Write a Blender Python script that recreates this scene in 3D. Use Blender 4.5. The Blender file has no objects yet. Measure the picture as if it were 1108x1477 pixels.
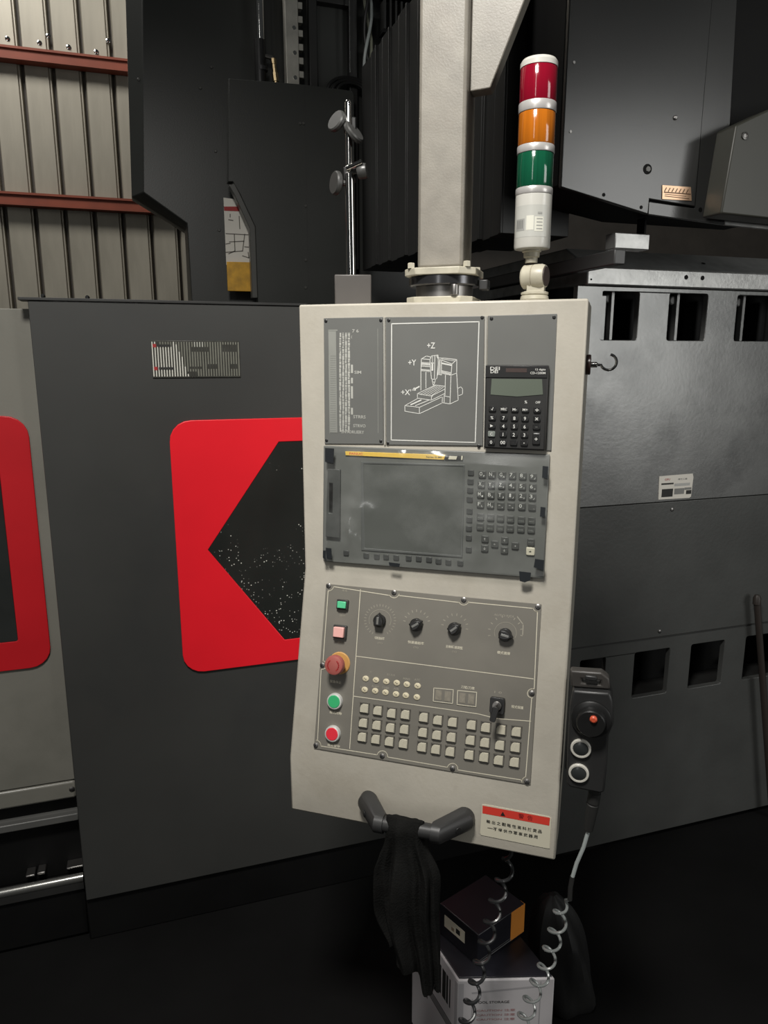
import bpy, bmesh, math, random
from mathutils import Vector, Matrix
from mathutils.geometry import tessellate_polygon
random.seed(7)
S = bpy.context.scene
COL = S.collection
R = math.radians
# ------------------------------------------------------------------ camera, world, light, exposure
EYE, PITCH, YAW, FPX = 1.55, R(12.02), R(18.0), 1053.43
cam_d = bpy.data.cameras.new('camera')
cam = bpy.data.objects.new('camera', cam_d); COL.objects.link(cam)
cam.location = (0, 0, EYE); cam.rotation_euler = (R(90) - PITCH, 0, -YAW)
cam_d.sensor_fit = 'HORIZONTAL'; cam_d.sensor_width = 36; cam_d.lens = 36 * FPX / 1108
cam_d.clip_start = .02; cam_d.clip_end = 60
S.camera = cam
w = bpy.data.worlds.new('hall'); S.world = w; w.use_nodes = True
w.node_tree.nodes['Background'].inputs[0].default_value = (.95, 1, .98, 1)
w.node_tree.nodes['Background'].inputs[1].default_value = .03
def area(name, loc, target, size, power, col=(1, .97, .92), sy=None, spread=180):
    l = bpy.data.lights.new(name, 'AREA'); l.energy = power; l.color = col
    l.size = size
    if sy: l.shape = 'RECTANGLE'; l.size_y = sy
    l.spread = R(spread)
    o = bpy.data.objects.new(name, l); COL.objects.link(o); o.location = loc
    o.rotation_euler = (Vector(target) - Vector(loc)).to_track_quat('-Z', 'Y').to_euler()
    return o
area('work_lamp', (-.20, .25, 2.95), (.35, 1.35, 1.1), .35, 20.5, spread=110)
area('far_hall_lamp', (-1.6, 3.6, 5.6), (-.4, 6, 3.0), 1.2, 110)
area('open_gate', (4.2, -2.9, 2.2), (4.2, 0, 2.2), 2.0, 76, (1, 1, .97), sy=2.6)
area('side_window', (-3.0, -2.6, 3.1), (.2, 1.4, 2.6), .28, 27, (1, .99, .96), sy=4.4)
S.view_settings.view_transform = 'Standard'; S.view_settings.look = 'None'
S.view_settings.exposure = 0; S.view_settings.gamma = 1; S.view_settings.use_curve_mapping = False

# ------------------------------------------------------------------ measuring helpers (photograph pixel -> point on a real plane)
cp, sp, cb, sb = math.cos(PITCH), math.sin(PITCH), math.cos(YAW), math.sin(YAW)
E0 = Vector((0, 0, EYE))
def ray(px, py):
    a, b = (px - 554) / FPX, (py - 738.5) / FPX
    x, y, z = a, -b * sp + cp, -b * cp - sp
    return Vector((x * cb + y * sb, -x * sb + y * cb, z))
def at_y(px, py, Y): d = ray(px, py); return E0 + d * (Y / d.y)
def at_x(px, py, X): d = ray(px, py); return E0 + d * (X / d.x)
def at_z(px, py, Z): d = ray(px, py); return E0 + d * ((Z - EYE) / d.z)
# pendant frame: x along its face, y into the housing, z up; origin at the top left front corner
PO = Vector((.268, 1.3098, EYE + .0888)); PA = R(-35.12)
MP = Matrix.Translation(PO) @ Matrix.Rotation(PA, 4, 'Z'); MPI = MP.inverted()
PW, H1, TILT, H2, H3 = .4911, .4802, R(14.94), .3539, .1096
def loc_plane(MI, px, py, y):
    o = MI @ E0; d = MI.to_3x3() @ ray(px, py)
    p = o + d * ((y - o.y) / d.y); return p.x, p.z
def up(px, py, y=0): return loc_plane(MPI, px, py, y)
MLL = Matrix.Translation((0, 0, -H1)) @ Matrix.Rotation(-TILT, 4, 'X')      # sloping operator face, in the pendant frame
ML = MP @ MLL; MLI = ML.inverted()
def low(px, py, y=0): return loc_plane(MLI, px, py, y)
YB = -H2 * math.sin(TILT); ZB = -H1 - H2 * math.cos(TILT)
def up3(px, py, y=0): x, z = up(px, py, y); return Vector((x, y, z))

# ------------------------------------------------------------------ materials
MATS = {}
def mat(name, col, rough=.5, metal=0, var=.12, scale=8, bump=0, bscale=120, spec=.5, dirt=None, dscale=3, damt=.5, coat=0, trans=0, stretch=None):
    if name in MATS: return MATS[name]
    m = bpy.data.materials.new(name); m.use_nodes = True; MATS[name] = m
    nt = m.node_tree; n = nt.nodes; L = nt.links
    b = n['Principled BSDF']
    b.inputs['Roughness'].default_value = rough; b.inputs['Metallic'].default_value = metal
    b.inputs['Specular IOR Level'].default_value = spec
    b.inputs['Coat Weight'].default_value = coat; b.inputs['Transmission Weight'].default_value = trans
    tc = n.new('ShaderNodeTexCoord'); src = tc.outputs['Object']
    if stretch:
        mp = n.new('ShaderNodeMapping'); mp.inputs['Scale'].default_value = stretch
        L.new(src, mp.inputs[0]); src = mp.outputs[0]
    nz = n.new('ShaderNodeTexNoise'); nz.inputs['Scale'].default_value = scale; nz.inputs['Detail'].default_value = 6
    L.new(src, nz.inputs['Vector'])
    mx = n.new('ShaderNodeMix'); mx.data_type = 'RGBA'
    mx.inputs[6].default_value = tuple(c * (1 - var) for c in col) + (1,)
    mx.inputs[7].default_value = tuple(min(1, c * (1 + var)) for c in col) + (1,)
    rm = n.new('ShaderNodeMapRange'); rm.inputs[1].default_value = .3; rm.inputs[2].default_value = .7
    L.new(nz.outputs[0], rm.inputs[0]); L.new(rm.outputs[0], mx.inputs[0])
    out = mx.outputs[2]
    if dirt:
        n2 = n.new('ShaderNodeTexNoise'); n2.inputs['Scale'].default_value = dscale; n2.inputs['Detail'].default_value = 9; n2.inputs['Roughness'].default_value = .65
        L.new(src, n2.inputs['Vector'])
        r2 = n.new('ShaderNodeMapRange'); r2.inputs[1].default_value = .5; r2.inputs[2].default_value = .72; r2.inputs[4].default_value = damt
        L.new(n2.outputs[0], r2.inputs[0])
        m2 = n.new('ShaderNodeMix'); m2.data_type = 'RGBA'; m2.inputs[7].default_value = tuple(dirt) + (1,)
        L.new(r2.outputs[0], m2.inputs[0]); L.new(out, m2.inputs[6]); out = m2.outputs[2]
    L.new(out, b.inputs['Base Color'])
    if bump:
        n3 = n.new('ShaderNodeTexNoise'); n3.inputs['Scale'].default_value = bscale; n3.inputs['Detail'].default_value = 3
        L.new(src, n3.inputs['Vector'])
        bp = n.new('ShaderNodeBump'); bp.inputs['Strength'].default_value = bump; bp.inputs['Distance'].default_value = .004
        L.new(n3.outputs[0], bp.inputs['Height']); L.new(bp.outputs[0], b.inputs['Normal'])
    return m
beige = mat('beige_paint', (.47, .44, .375), .42, var=.08, scale=14, bump=.06, bscale=160, dirt=(.25, .22, .17), dscale=7, damt=.45)
post_paint = mat('post_paint', (.24, .222, .19), .42, var=.12, scale=30, bump=.07, bscale=320, dirt=(.22, .19, .16), dscale=12, damt=.4)
plate_grey = mat('plate_grey', (.145, .147, .138), .45, var=.06)
disp_grey = mat('display_grey', (.152, .156, .146), .45, var=.06)
panel_grey = mat('operator_grey', (.165, .155, .132), .5, var=.1, scale=6, dirt=(.22, .205, .17), dscale=5, damt=.35)
cream = mat('cream_print', (.62, .58, .46), .6, var=.05)
white_print = mat('white_print', (.7, .7, .66), .6, var=.05)
black_pl = mat('black_plastic', (.014, .014, .014), .38, var=.2)
soft_black = mat('soft_black_plastic', (.025, .025, .024), .5, var=.2)
dkgrey_pl = mat('dark_grey_plastic', (.026, .026, .026), .42, var=.1)
key_grey = mat('key_grey', (.075, .077, .073), .45, var=.1)
softkey = mat('soft_key_grey', (.05, .052, .051), .5, var=.1)
keycap_m = mat('keycap_cream', (.5, .47, .37), .5, var=.15, scale=90, dirt=(.25, .23, .18), dscale=60, damt=.5)
chrome = mat('chrome', (.75, .74, .72), .08, 1, var=.02)
steel = mat('brushed_steel', (.5, .5, .49), .3, 1, var=.1)
dull_steel = mat('dull_steel', (.3, .29, .28), .4, 1, var=.2)
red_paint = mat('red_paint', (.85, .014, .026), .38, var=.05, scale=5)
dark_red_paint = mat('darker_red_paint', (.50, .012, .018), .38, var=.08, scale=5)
charcoal = mat('charcoal_paint', (.046, .0465, .044), .42, var=.1, scale=3, bump=.02, bscale=250, dirt=(.03, .033, .035), dscale=2, damt=.5)
grey_door = mat('grey_door_paint', (.20, .194, .168), .33, var=.08, scale=4, bump=.05, dirt=(.12, .12, .1), dscale=3, damt=.45)
column_paint = mat('column_paint', (.034, .036, .033), .42, var=.1, scale=4, bump=.05, bscale=200)
guard_paint = mat('guard_paint', (.026, .028, .025), .45, var=.1, scale=4, bump=.05, bscale=200)
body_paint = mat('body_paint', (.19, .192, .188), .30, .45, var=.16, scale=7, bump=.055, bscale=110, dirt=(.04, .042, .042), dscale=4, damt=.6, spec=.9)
ledge_paint = mat('ledge_paint', (.42, .42, .41), .36, .6, var=.14, scale=30, bump=.1, bscale=90, dirt=(.09, .09, .085), dscale=8, damt=.4)
head_paint = mat('head_paint', (.036, .0365, .0355), .23, spec=.68, var=.08, scale=4, bump=.014, bscale=200)
olive_paint = mat('olive_paint', (.05, .05, .041), .42, var=.06, scale=4)
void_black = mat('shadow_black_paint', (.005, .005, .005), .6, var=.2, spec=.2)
rail_black = mat('bellows_black', (.022, .022, .021), .42, var=.12, scale=5)
floor_m = mat('floor_dark', (.005, .005, .005), .75, var=.3, scale=3, bump=.1, bscale=40, spec=.15)
wall_m = mat('corrugated_sheet', (.42, .39, .32), .42, .25, var=.12, scale=2.5, bump=.05, bscale=20, dirt=(.27, .25, .2), dscale=1.6, damt=.5, stretch=(3, 1, .5))
groove_m = mat('corrugation_groove', (.07, .06, .05), .6)
purlin_m = mat('red_oxide_purlin', (.26, .06, .03), .55, var=.15, scale=5)
clearwhite = mat('white_paper', (.72, .69, .62), .6, var=.04)
label_m = mat('label_cream', (.72, .68, .54), .5, var=.04)
label_red = mat('label_red', (.78, .06, .04), .5, var=.03)
ink = mat('black_ink', (.02, .02, .018), .6)
ink_red = mat('red_ink', (.35, .02, .02), .6)
yellow_m = mat('yellow_strip', (.95, .62, .10), .45, var=.04)
yellow_dirty = mat('yellow_pocket', (.62, .33, .02), .5, var=.25, scale=30, dirt=(.4, .2, .02), dscale=20, damt=.5)
estop_red = mat('faded_red_plastic', (.36, .095, .08), .45, var=.08)
estop_yel = mat('amber_plastic', (.55, .30, .09), .45, var=.06)
btn_green = mat('green_button', (.04, .42, .16), .35, var=.05)
btn_green2 = mat('green_lens_button', (.10, .55, .28), .35, var=.05)
btn_red = mat('red_button', (.72, .03, .05), .35, var=.05)
btn_pink = mat('pale_red_button', (.78, .42, .38), .4, var=.08)
dot_red = mat('dial_red_dot', (.72, .11, .05), .4)
lens_red = mat('red_lens', (.24, .004, .018), .12, coat=.6, var=.06, scale=20, stretch=(10, 10, .2))
lens_amber = mat('amber_lens', (.42, .12, .008), .14, coat=.6, var=.22, scale=22, stretch=(10, 10, .1))
lens_green = mat('green_lens', (.005, .075, .036), .12, coat=.6, var=.2, scale=22, stretch=(10, 10, .1))
tower_white = mat('tower_white', (.60, .59, .54), .3, var=.05, coat=.3)
tower_ring = mat('tower_ring', (.62, .60, .58), .3, .4, var=.05)
tower_base = mat('tower_cast_cream', (.46, .43, .34), .4, var=.12, scale=40)
lcd_m = mat('lcd_glass', (.12, .125, .117), .16, var=.08, scale=6, spec=.6)
calc_lcd = mat('calculator_lcd', (.105, .125, .095), .3, var=.04)
gold_m = mat('gold_plate', (.75, .5, .33), .35, .7)
brass_m = mat('brass', (.55, .42, .24), .3, 1)
copper_m = mat('coil_wire', (.12, .125, .125), .25, .4)
cable_grey = mat('cable_grey', (.42, .46, .45), .35)
rag_m = mat('black_cloth', (.009, .009, .0085), .95, var=.3, scale=30, bump=.4, bscale=300, spec=.1)
carton_w = mat('white_carton', (.50, .48, .49), .6, var=.06, scale=6)
carton_k = mat('black_carton', (.012, .012, .017), .4, var=.2)
orange_m = mat('orange_print', (.70, .26, .04), .5)
bag_m = mat('black_bag', (.010, .010, .010), .55, var=.3, bump=.2, bscale=30)
tape_m = mat('black_tape', (.02, .023, .026), .4)
rust_m = mat('rusty_bar', (.035, .028, .024), .5)
linear_m = mat('guide_steel', (.6, .58, .52), .35, .6, var=.15, scale=20)
# chevron window glass: dark pane with dried coolant specks
def speck_glass():
    m = mat('speckled_glass', (.022, .024, .022), .12, var=.2, scale=4, spec=.6)
    nt = m.node_tree; n = nt.nodes; L = nt.links; b = n['Principled BSDF']
    src = b.inputs['Base Color'].links[0].from_socket
    tc = n.new('ShaderNodeTexCoord')
    v = n.new('ShaderNodeTexVoronoi'); v.inputs['Scale'].default_value = 170; L.new(tc.outputs['Object'], v.inputs['Vector'])
    r = n.new('ShaderNodeMapRange'); r.inputs[1].default_value = .30; r.inputs[2].default_value = .18; L.new(v.outputs['Distance'], r.inputs[0])
    nz = n.new('ShaderNodeTexNoise'); nz.inputs['Scale'].default_value = 16; nz.inputs['Detail'].default_value = 4; L.new(tc.outputs['Object'], nz.inputs['Vector'])
    sx = n.new('ShaderNodeSeparateXYZ'); L.new(tc.outputs['Object'], sx.inputs[0])
    h = n.new('ShaderNodeMapRange'); h.inputs[1].default_value = 1.04; h.inputs[2].default_value = .70; h.inputs[3].default_value = -.08; h.inputs[4].default_value = .14; L.new(sx.outputs['Z'], h.inputs[0])
    ad = n.new('ShaderNodeMath'); L.new(nz.outputs[0], ad.inputs[0]); L.new(h.outputs[0], ad.inputs[1])
    g = n.new('ShaderNodeMapRange'); g.inputs[1].default_value = .52; g.inputs[2].default_value = .66; L.new(ad.outputs[0], g.inputs[0])
    vr = n.new('ShaderNodeSeparateXYZ'); L.new(v.outputs['Color'], vr.inputs[0])
    gt = n.new('ShaderNodeMath'); gt.operation = 'GREATER_THAN'; gt.inputs[1].default_value = .6; L.new(vr.outputs[0], gt.inputs[0])
    m1 = n.new('ShaderNodeMath'); m1.operation = 'MULTIPLY'; L.new(r.outputs[0], m1.inputs[0]); L.new(g.outputs[0], m1.inputs[1])
    m2 = n.new('ShaderNodeMath'); m2.operation = 'MULTIPLY'; L.new(m1.outputs[0], m2.inputs[0]); L.new(gt.outputs[0], m2.inputs[1])
    mx = n.new('ShaderNodeMix'); mx.data_type = 'RGBA'; mx.inputs[7].default_value = (.8, .8, .72, 1)
    L.new(m2.outputs[0], mx.inputs[0]); L.new(src, mx.inputs[6]); L.new(mx.outputs[2], b.inputs['Base Color'])
    return m
glass_m = speck_glass()
def film():
    m = bpy.data.materials.new('clear_film'); m.use_nodes = True; nt = m.node_tree; n = nt.nodes; L = nt.links
    out = n['Material Output']; n.remove(n['Principled BSDF'])
    t = n.new('ShaderNodeBsdfTransparent'); t.inputs[0].default_value = (.93, .94, .93, 1)
    g = n.new('ShaderNodeBsdfGlossy'); g.inputs['Roughness'].default_value = .16
    d = n.new('ShaderNodeBsdfDiffuse'); d.inputs[0].default_value = (.55, .56, .54, 1)  # diffuse haze painted in for the grey reflection over the screen
    tc = n.new('ShaderNodeTexCoord')
    nz = n.new('ShaderNodeTexNoise'); nz.inputs['Scale'].default_value = 16; nz.inputs['Detail'].default_value = 5; L.new(tc.outputs['Object'], nz.inputs['Vector'])
    r = n.new('ShaderNodeMapRange'); r.inputs[1].default_value = .4; r.inputs[2].default_value = .75; r.inputs[3].default_value = .03; r.inputs[4].default_value = .16; L.new(nz.outputs[0], r.inputs[0])
    m1 = n.new('ShaderNodeMixShader'); L.new(r.outputs[0], m1.inputs[0]); L.new(t.outputs[0], m1.inputs[1]); L.new(d.outputs[0], m1.inputs[2])
    m2 = n.new('ShaderNodeMixShader'); m2.inputs[0].default_value = .05; L.new(m1.outputs[0], m2.inputs[1]); L.new(g.outputs[0], m2.inputs[2])
    L.new(m2.outputs[0], out.inputs[0]); return m
film_m = film()
def mod_stripes(m, scale, lo, hi):
    "vertical moulded stripes of a ribbed reflective sticker"
    return m

# ------------------------------------------------------------------ mesh builder
class MB:
    def __init__(s): s.v = []; s.f = []; s.m = []; s.M = Matrix.Identity(4); s.mi = 0
    def add(s, vs, fs, mi=None):
        k = len(s.v); s.v += [s.M @ Vector(v) for v in vs]
        s.f += [tuple(i + k for i in f) for f in fs]; s.m += [s.mi if mi is None else mi] * len(fs); return s
    def box(s, x0, x1, y0, y1, z0, z1, mi=None):
        vs = [(x, y, z) for x in (x0, x1) for y in (y0, y1) for z in (z0, z1)]
        return s.add(vs, [(0, 1, 3, 2), (4, 6, 7, 5), (0, 4, 5, 1), (2, 3, 7, 6), (0, 2, 6, 4), (1, 5, 7, 3)], mi)
    def plate(s, outer, y0, y1, holes=(), mi=None):
        "polygon in the xz plane, with holes, extruded from y0 to y1"
        loops = [list(outer)] + [list(h) for h in holes]
        flat = [p for l in loops for p in l]; n = len(flat)
        tr = tessellate_polygon([[Vector((p[0], p[1], 0)) for p in l] for l in loops])
        fs = []
        if holes or len(outer) > 40: fs = [tuple(t) for t in tr] + [tuple(i + n for i in reversed(t)) for t in tr]
        else: fs = [tuple(range(n)), tuple(reversed(range(n, 2 * n)))]
        k = 0
        for l in loops:
            c = len(l)
            for i in range(c): a, b = k + i, k + (i + 1) % c; fs.append((a, b, b + n, a + n))
            k += c
        return s.add([(p[0], y0, p[1]) for p in flat] + [(p[0], y1, p[1]) for p in flat], fs, mi)
    def loft(s, rings, mi=None, cap=True, closed=True):
        n = len(rings[0]); vs = [p for r in rings for p in r]; fs = []
        for k in range(len(rings) - 1):
            for i in range(n if closed else n - 1):
                j = (i + 1) % n; fs.append((k * n + i, k * n + j, (k + 1) * n + j, (k + 1) * n + i))
        if cap: fs += [tuple(range(n)), tuple(reversed(range((len(rings) - 1) * n, len(rings) * n)))]
        return s.add(vs, fs, mi)
    def lathe(s, prof, o, ax, n=24, mi=None, cap=True):
        "prof = [(radius, height)] about the axis ax through o"
        ax = Vector(ax).normalized(); o = Vector(o); a = ax.orthogonal().normalized(); b = ax.cross(a)
        return s.loft([[o + ax * h + (a * math.cos(t) + b * math.sin(t)) * r for t in (2 * math.pi * i / n for i in range(n))] for r, h in prof], mi, cap)
    def cyl(s, p0, p1, r0, r1=None, n=16, mi=None):
        p0, p1 = Vector(p0), Vector(p1)
        return s.lathe([(r0, 0), (r0 if r1 is None else r1, (p1 - p0).length)], p0, p1 - p0, n, mi)
    def tube(s, path, r, n=8, mi=None):
        P = [Vector(p) for p in path]; rings = []; nrm = None
        for i, p in enumerate(P):
            t = (P[min(i + 1, len(P) - 1)] - P[max(i - 1, 0)]).normalized()
            nrm = t.orthogonal().normalized() if nrm is None else (nrm - t * nrm.dot(t)).normalized()
            b = t.cross(nrm); rr = r(i / (len(P) - 1)) if callable(r) else r
            rings.append([p + (nrm * math.cos(q) + b * math.sin(q)) * rr for q in (2 * math.pi * k / n for k in range(n))])
        return s.loft(rings, mi)
    def line(s, pts, wd, y, mi=None, closed=False):
        "printed line: thin raised strip along points in the xz plane"
        pts = list(pts) + ([pts[0]] if closed else [])
        for (x0, z0), (x1, z1) in zip(pts, pts[1:]):
            d = Vector((x1 - x0, z1 - z0)); l = d.length or 1e-9; d /= l; nn = Vector((-d.y, d.x)) * wd / 2; e = d * wd * .4
            s.add([(x0 - e.x + nn.x, y, z0 - e.y + nn.y), (x0 - e.x - nn.x, y, z0 - e.y - nn.y), (x1 + e.x - nn.x, y, z1 + e.y - nn.y), (x1 + e.x + nn.x, y, z1 + e.y + nn.y)], [(0, 1, 2, 3)], mi)
        return s
    def quad(s, x0, x1, z0, z1, y, mi=None): return s.add([(x0, y, z0), (x1, y, z0), (x1, y, z1), (x0, y, z1)], [(0, 1, 2, 3)], mi)
    def text(s, t, x, z, h, y, mi=None, wd=None, rot=0, bold=0):
        "centred lettering of cap height h (optionally squeezed to width wd)"
        vs, fs, x0, x1, z0, z1 = glyphs(t); k = h / (z1 - z0 if not t.strip('-.=') == '' else .7); kx = k if wd is None else wd / (x1 - x0)
        c, q = math.cos(rot), math.sin(rot)
        out = []
        for a, b in vs:
            a, b = (a - (x0 + x1) / 2) * kx, (b - (z0 + z1) / 2) * k
            out.append((x + a * c - b * q, y, z + a * q + b * c))
        return s.add(out, fs, mi)
GL = {}
def glyphs(t):
    if t not in GL:
        c = bpy.data.curves.new('lettering', 'FONT'); c.body = t; c.resolution_u = 2; c.offset = .012
        o = bpy.data.objects.new('lettering', c); me = bpy.data.meshes.new_from_object(o)
        vs = [(v.co.x, v.co.y) for v in me.vertices]; fs = [tuple(p.vertices) for p in me.polygons]
        bpy.data.objects.remove(o); bpy.data.curves.remove(c); bpy.data.meshes.remove(me)
        xs = [v[0] for v in vs] or [0, 1]; zs = [v[1] for v in vs] or [0, 1]
        GL[t] = (vs, fs, min(xs), max(xs), min(zs), max(zs))
    return GL[t]
def mesh(name, mb, mats, M=None, smooth=True):
    me = bpy.data.meshes.new(name)
    vs = [M @ v for v in mb.v] if M else mb.v
    me.from_pydata([tuple(v) for v in vs], [], mb.f)
    for m in (mats if isinstance(mats, (list, tuple)) else [mats]): me.materials.append(m)
    me.polygons.foreach_set('material_index', mb.m)
    b = bmesh.new(); b.from_mesh(me); bmesh.ops.recalc_face_normals(b, faces=b.faces); b.to_mesh(me); b.free()
    if smooth:
        me.polygons.foreach_set('use_smooth', [True] * len(me.polygons)); me.set_sharp_from_angle(angle=R(32))
    me.update(); return me
def bevel(o, wd, seg=2):
    b = o.modifiers.new('bevel', 'BEVEL'); b.width = wd; b.segments = seg; b.limit_method = 'ANGLE'; b.angle_limit = R(30); b.harden_normals = False
    return o
def obj(name, me, parent=None, label=None):
    o = bpy.data.objects.new(name, me); COL.objects.link(o)
    if parent: o.parent = parent
    if label: o['label'] = label
    return o
class Thing:
    "an Empty at the thing's base; parts are modelled in world space and stored in the thing's frame"
    def __init__(s, name, label, cat, M, group=None, kind=None):
        s.o = bpy.data.objects.new(name, None); COL.objects.link(s.o); s.o.empty_display_size = .05
        if not isinstance(M, Matrix): M = Matrix.Translation(M)
        s.o.matrix_world = M; s.I = M.inverted()
        if label: s.o['label'] = label
        if cat: s.o['category'] = cat
        if group: s.o['group'] = group
        if kind: s.o['kind'] = kind
    def part(s, name, mb, mats, bev=0, parent=None, label=None, world=True):
        o = obj(name, mesh(name, mb, mats, s.I if world else None), parent or s.o, label)
        if bev: bevel(o, bev)
        return o
def rrect(x0, x1, z0, z1, r, n=5):
    pts = []
    for cx, cz, a in ((x1 - r, z1 - r, 0), (x0 + r, z1 - r, 90), (x0 + r, z0 + r, 180), (x1 - r, z0 + r, 270)):
        pts += [(cx + r * math.cos(R(a + 90 * k / n)), cz + r * math.sin(R(a + 90 * k / n))) for k in range(n + 1)]
    return pts
def circ(x, z, r, n=16, rx=None): return [(x + (rx or r) * math.cos(2 * math.pi * k / n), z + r * math.sin(2 * math.pi * k / n)) for k in range(n)]
def xz(p): return (p.x, p.z)

# ================================================================== SETTING
def struct(name, mb, m):
    o = obj(name, mesh(name, mb, m)); o['kind'] = 'structure'; return o
struct('floor', MB().box(-4, 6, -3, 6.4, -.1, 0), floor_m)
WY = 6.0
wall = struct('wall_back', MB().box(-4, 6, WY + .05, WY + .15, 0, 5.2), groove_m)
def panel_mesh(z0, z1):
    b = MB(); h = .196
    prof = [(.012, .05), (.016, .012), (.022, 0), (.168, 0), (.176, .014), (.184, .014), (.190, .05)]
    b.loft([[(x, WY + y, z) for x, y in prof] for z in (z0, z1)], cap=False, closed=False)
    return b
tiers = [(0, 2.60), (2.62, 3.52), (3.54, 5.2)]
for (z0, z1) in tiers:
    me = mesh('wall_panel', panel_mesh(z0, z1), wall_m)
    for i in range(-7, 9):
        if z0 == 0 and i > 6: continue
        o = obj('wall_panel', me, wall); o.location = (-.262 + .196 * i, random.uniform(-.002, .002), 0)
for z0, z1 in ((2.575, 2.66), (3.495, 3.575)):
    b = MB().plate([(0, z0), (0, z1), (.012, z1), (.012, z0)], 0, 0)
    b = MB()
    b.loft([[(x, WY - .002, z0), (x, WY - .10, z0 ), (x, WY - .10, z0 + .015), (x, WY - .085, z0 + .015), (x, WY - .085, z1 - .015), (x, WY - .10, z1 - .015), (x, WY - .10, z1), (x, WY - .002, z1)] for x in (-3.5, 3)])
    obj('purlin', mesh('purlin', b, purlin_m), wall)
sc = mesh('screw', MB().lathe([(.016, 0), (.016, .004), (.009, .006), (.008, .016)], (0, 0, 0), (0, -1, 0), 10), chrome)
for px, py in ((11, 56), (57, 62), (70, 52), (99, 68), (139, 75), (156, 59), (62, 427), (126, 429)):
    p = at_y(px, py, WY); o = obj('screw', sc, wall); o.location = (p.x, WY - .001, p.z)

# ================================================================== MACHINE, left: sliding doors, tracks, plinth
DY = 1.85
def frame_plate(t, ox0, ox1, oz0, oz1, r, hole, y, m, name):
    return t.part(name, MB().plate(rrect(ox0, ox1, oz0, oz1, r), y - .007, y - .0005, [hole]), m, .0015)
door = Thing('sliding_door', 'charcoal sliding machine door with bright red frame around a speckled chevron window', 'door', (.4, DY, .13))
X0, X1 = -.233, 1.03
hexa = [(.129, 1.070), (.318, 1.338), (.60, 1.338), (.785, 1.070), (.60, .804), (.318, .804)]
hole = [(.09, 1.07), (.29, 1.365), (.63, 1.365), (.825, 1.07), (.63, .78), (.29, .78)]
b = MB().plate([(X0, .132), (X1, .132), (X1, 1.672), (X0, 1.672)], DY, DY + .028, [hexa])
b.box(X0, X1, DY + .028, DY + .05, 1.655, 1.672); b.box(X0, X0 + .018, DY + .028, DY + .05, .132, 1.655)
door.part('door_panel', b, charcoal, .002)
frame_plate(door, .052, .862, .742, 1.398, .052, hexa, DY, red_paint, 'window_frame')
door.part('window_pane', MB().plate([(.457 + (x - .457) * .998, 1.07 + (z - 1.07) * .998) for x, z in hexa], DY - .0055, DY + .004), glass_m)
# narrow lip along the door's upper edge, standing out at its left end
a = at_y(27, 434, DY + .01)
door.part('top_lip', MB().box(a.x, .4, DY - .004, DY + .05, 1.6725, 1.679), soft_black, .001)
# ribbed reflective plate on the door
p0, p1 = at_y(217, 491, DY), at_y(347, 544, DY)
pb = MB().box(p0.x, p1.x, DY - .003, DY - .0005, p1.z, p0.z)
pl = door.part('ribbed_sign', pb, mat('sign_dark', (.05, .05, .043), .35, var=.3, scale=38), .0006, label='small ribbed reflective sign with a pale left third')
nr = 34; rb = MB()
bl_ = [(.45, .56, .17, .27), (.57, .66, .13, .28), (.79, .97, .10, .32), (.41, .57, .68, .82), (.62, .74, .65, .80), (.88, .99, .62, .80), (.36, .50, .84, .97), (.0, .07, .0, .12)]
for k in range(nr):
    fx = k / (nr - 1); x = p0.x + .003 + (p1.x - p0.x - .006) * fx; ns = 14; run = None
    for q in range(ns + 1):
        fz_ = (q + .5) / ns
        m_ = None if q == ns else (0 if fx < .24 + .16 * fz_ ** .7 and not (fz_ < .15 and fx > .06 and fx < .22) else (2 if any(a0 < fx < a1 and b0 < fz_ < b1 for a0, a1, b0, b1 in bl_) else (3 if .47 < fx < .58 and fz_ < .3 else 1)))
        if run and run[1] != m_:
            za, zb = p0.z - .003 - (p0.z - p1.z - .006) * q / ns, p0.z - .003 - (p0.z - p1.z - .006) * run[0] / ns
            rb.box(x - .0012, x + .0012, DY - .0045, DY - .003, za, zb, run[1]); run = None
        if run is None and m_ is not None: run = (q, m_)
rbo = door.part('sign_ribs', rb, [mat('sign_rib_white', (.66, .65, .58), .4), mat('sign_rib_grey', (.24, .24, .20), .35, .2), mat('sign_rib_dark', (.045, .045, .038), .4), mat('sign_rib_pale', (.42, .42, .37), .35)], parent=pl)
rbo['kind'] = 'stuff'
t = MB()
for z, s_ in ((p0.z - .012, .3), (p1.z + .022, .35)):
    t.quad(p0.x + .004, p0.x + .012, z - .004, z + .004, DY - .0047, 0)
    t.quad(p0.x + .015, p0.x + .015 + s_ * .1, z - .003, z + .003, DY - .0047, 1)
door.part('sign_print', t, [ink_red, ink], parent=pl)

LY = 1.90
ldoor = Thing('sliding_door.001', 'light grey sliding machine door with dull red window frame at left edge', 'door', (-.9, LY, .41))
LX1 = -.238
lh = rrect(-1.30, -.335, .862, 1.30, .004, 1)
ldoor.part('door_panel', MB().plate([(-1.6, .462), (LX1, .462), (LX1, 1.657), (-1.6, 1.657)], LY, LY + .03, [lh]), grey_door, .002)
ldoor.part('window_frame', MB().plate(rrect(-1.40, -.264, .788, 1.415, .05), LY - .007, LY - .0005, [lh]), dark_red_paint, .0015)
ldoor.part('window_pane', MB().box(-1.299, -.336, LY - .0045, LY + .004, .863, 1.299), mat('dark_pane', (.025, .027, .026), .12, var=.2), 0)
ldoor.part('bottom_rail', MB().box(-1.6, LX1, LY - .003, LY + .03, .41, .459), grey_door, .006)
q = at_y(104, 1137, LY)
ldoor.part('screw', MB().lathe([(.007, 0), (.007, .002), (.004, .0035)], (q.x, LY - .003, q.z), (0, -1, 0), 12), dull_steel)
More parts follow.
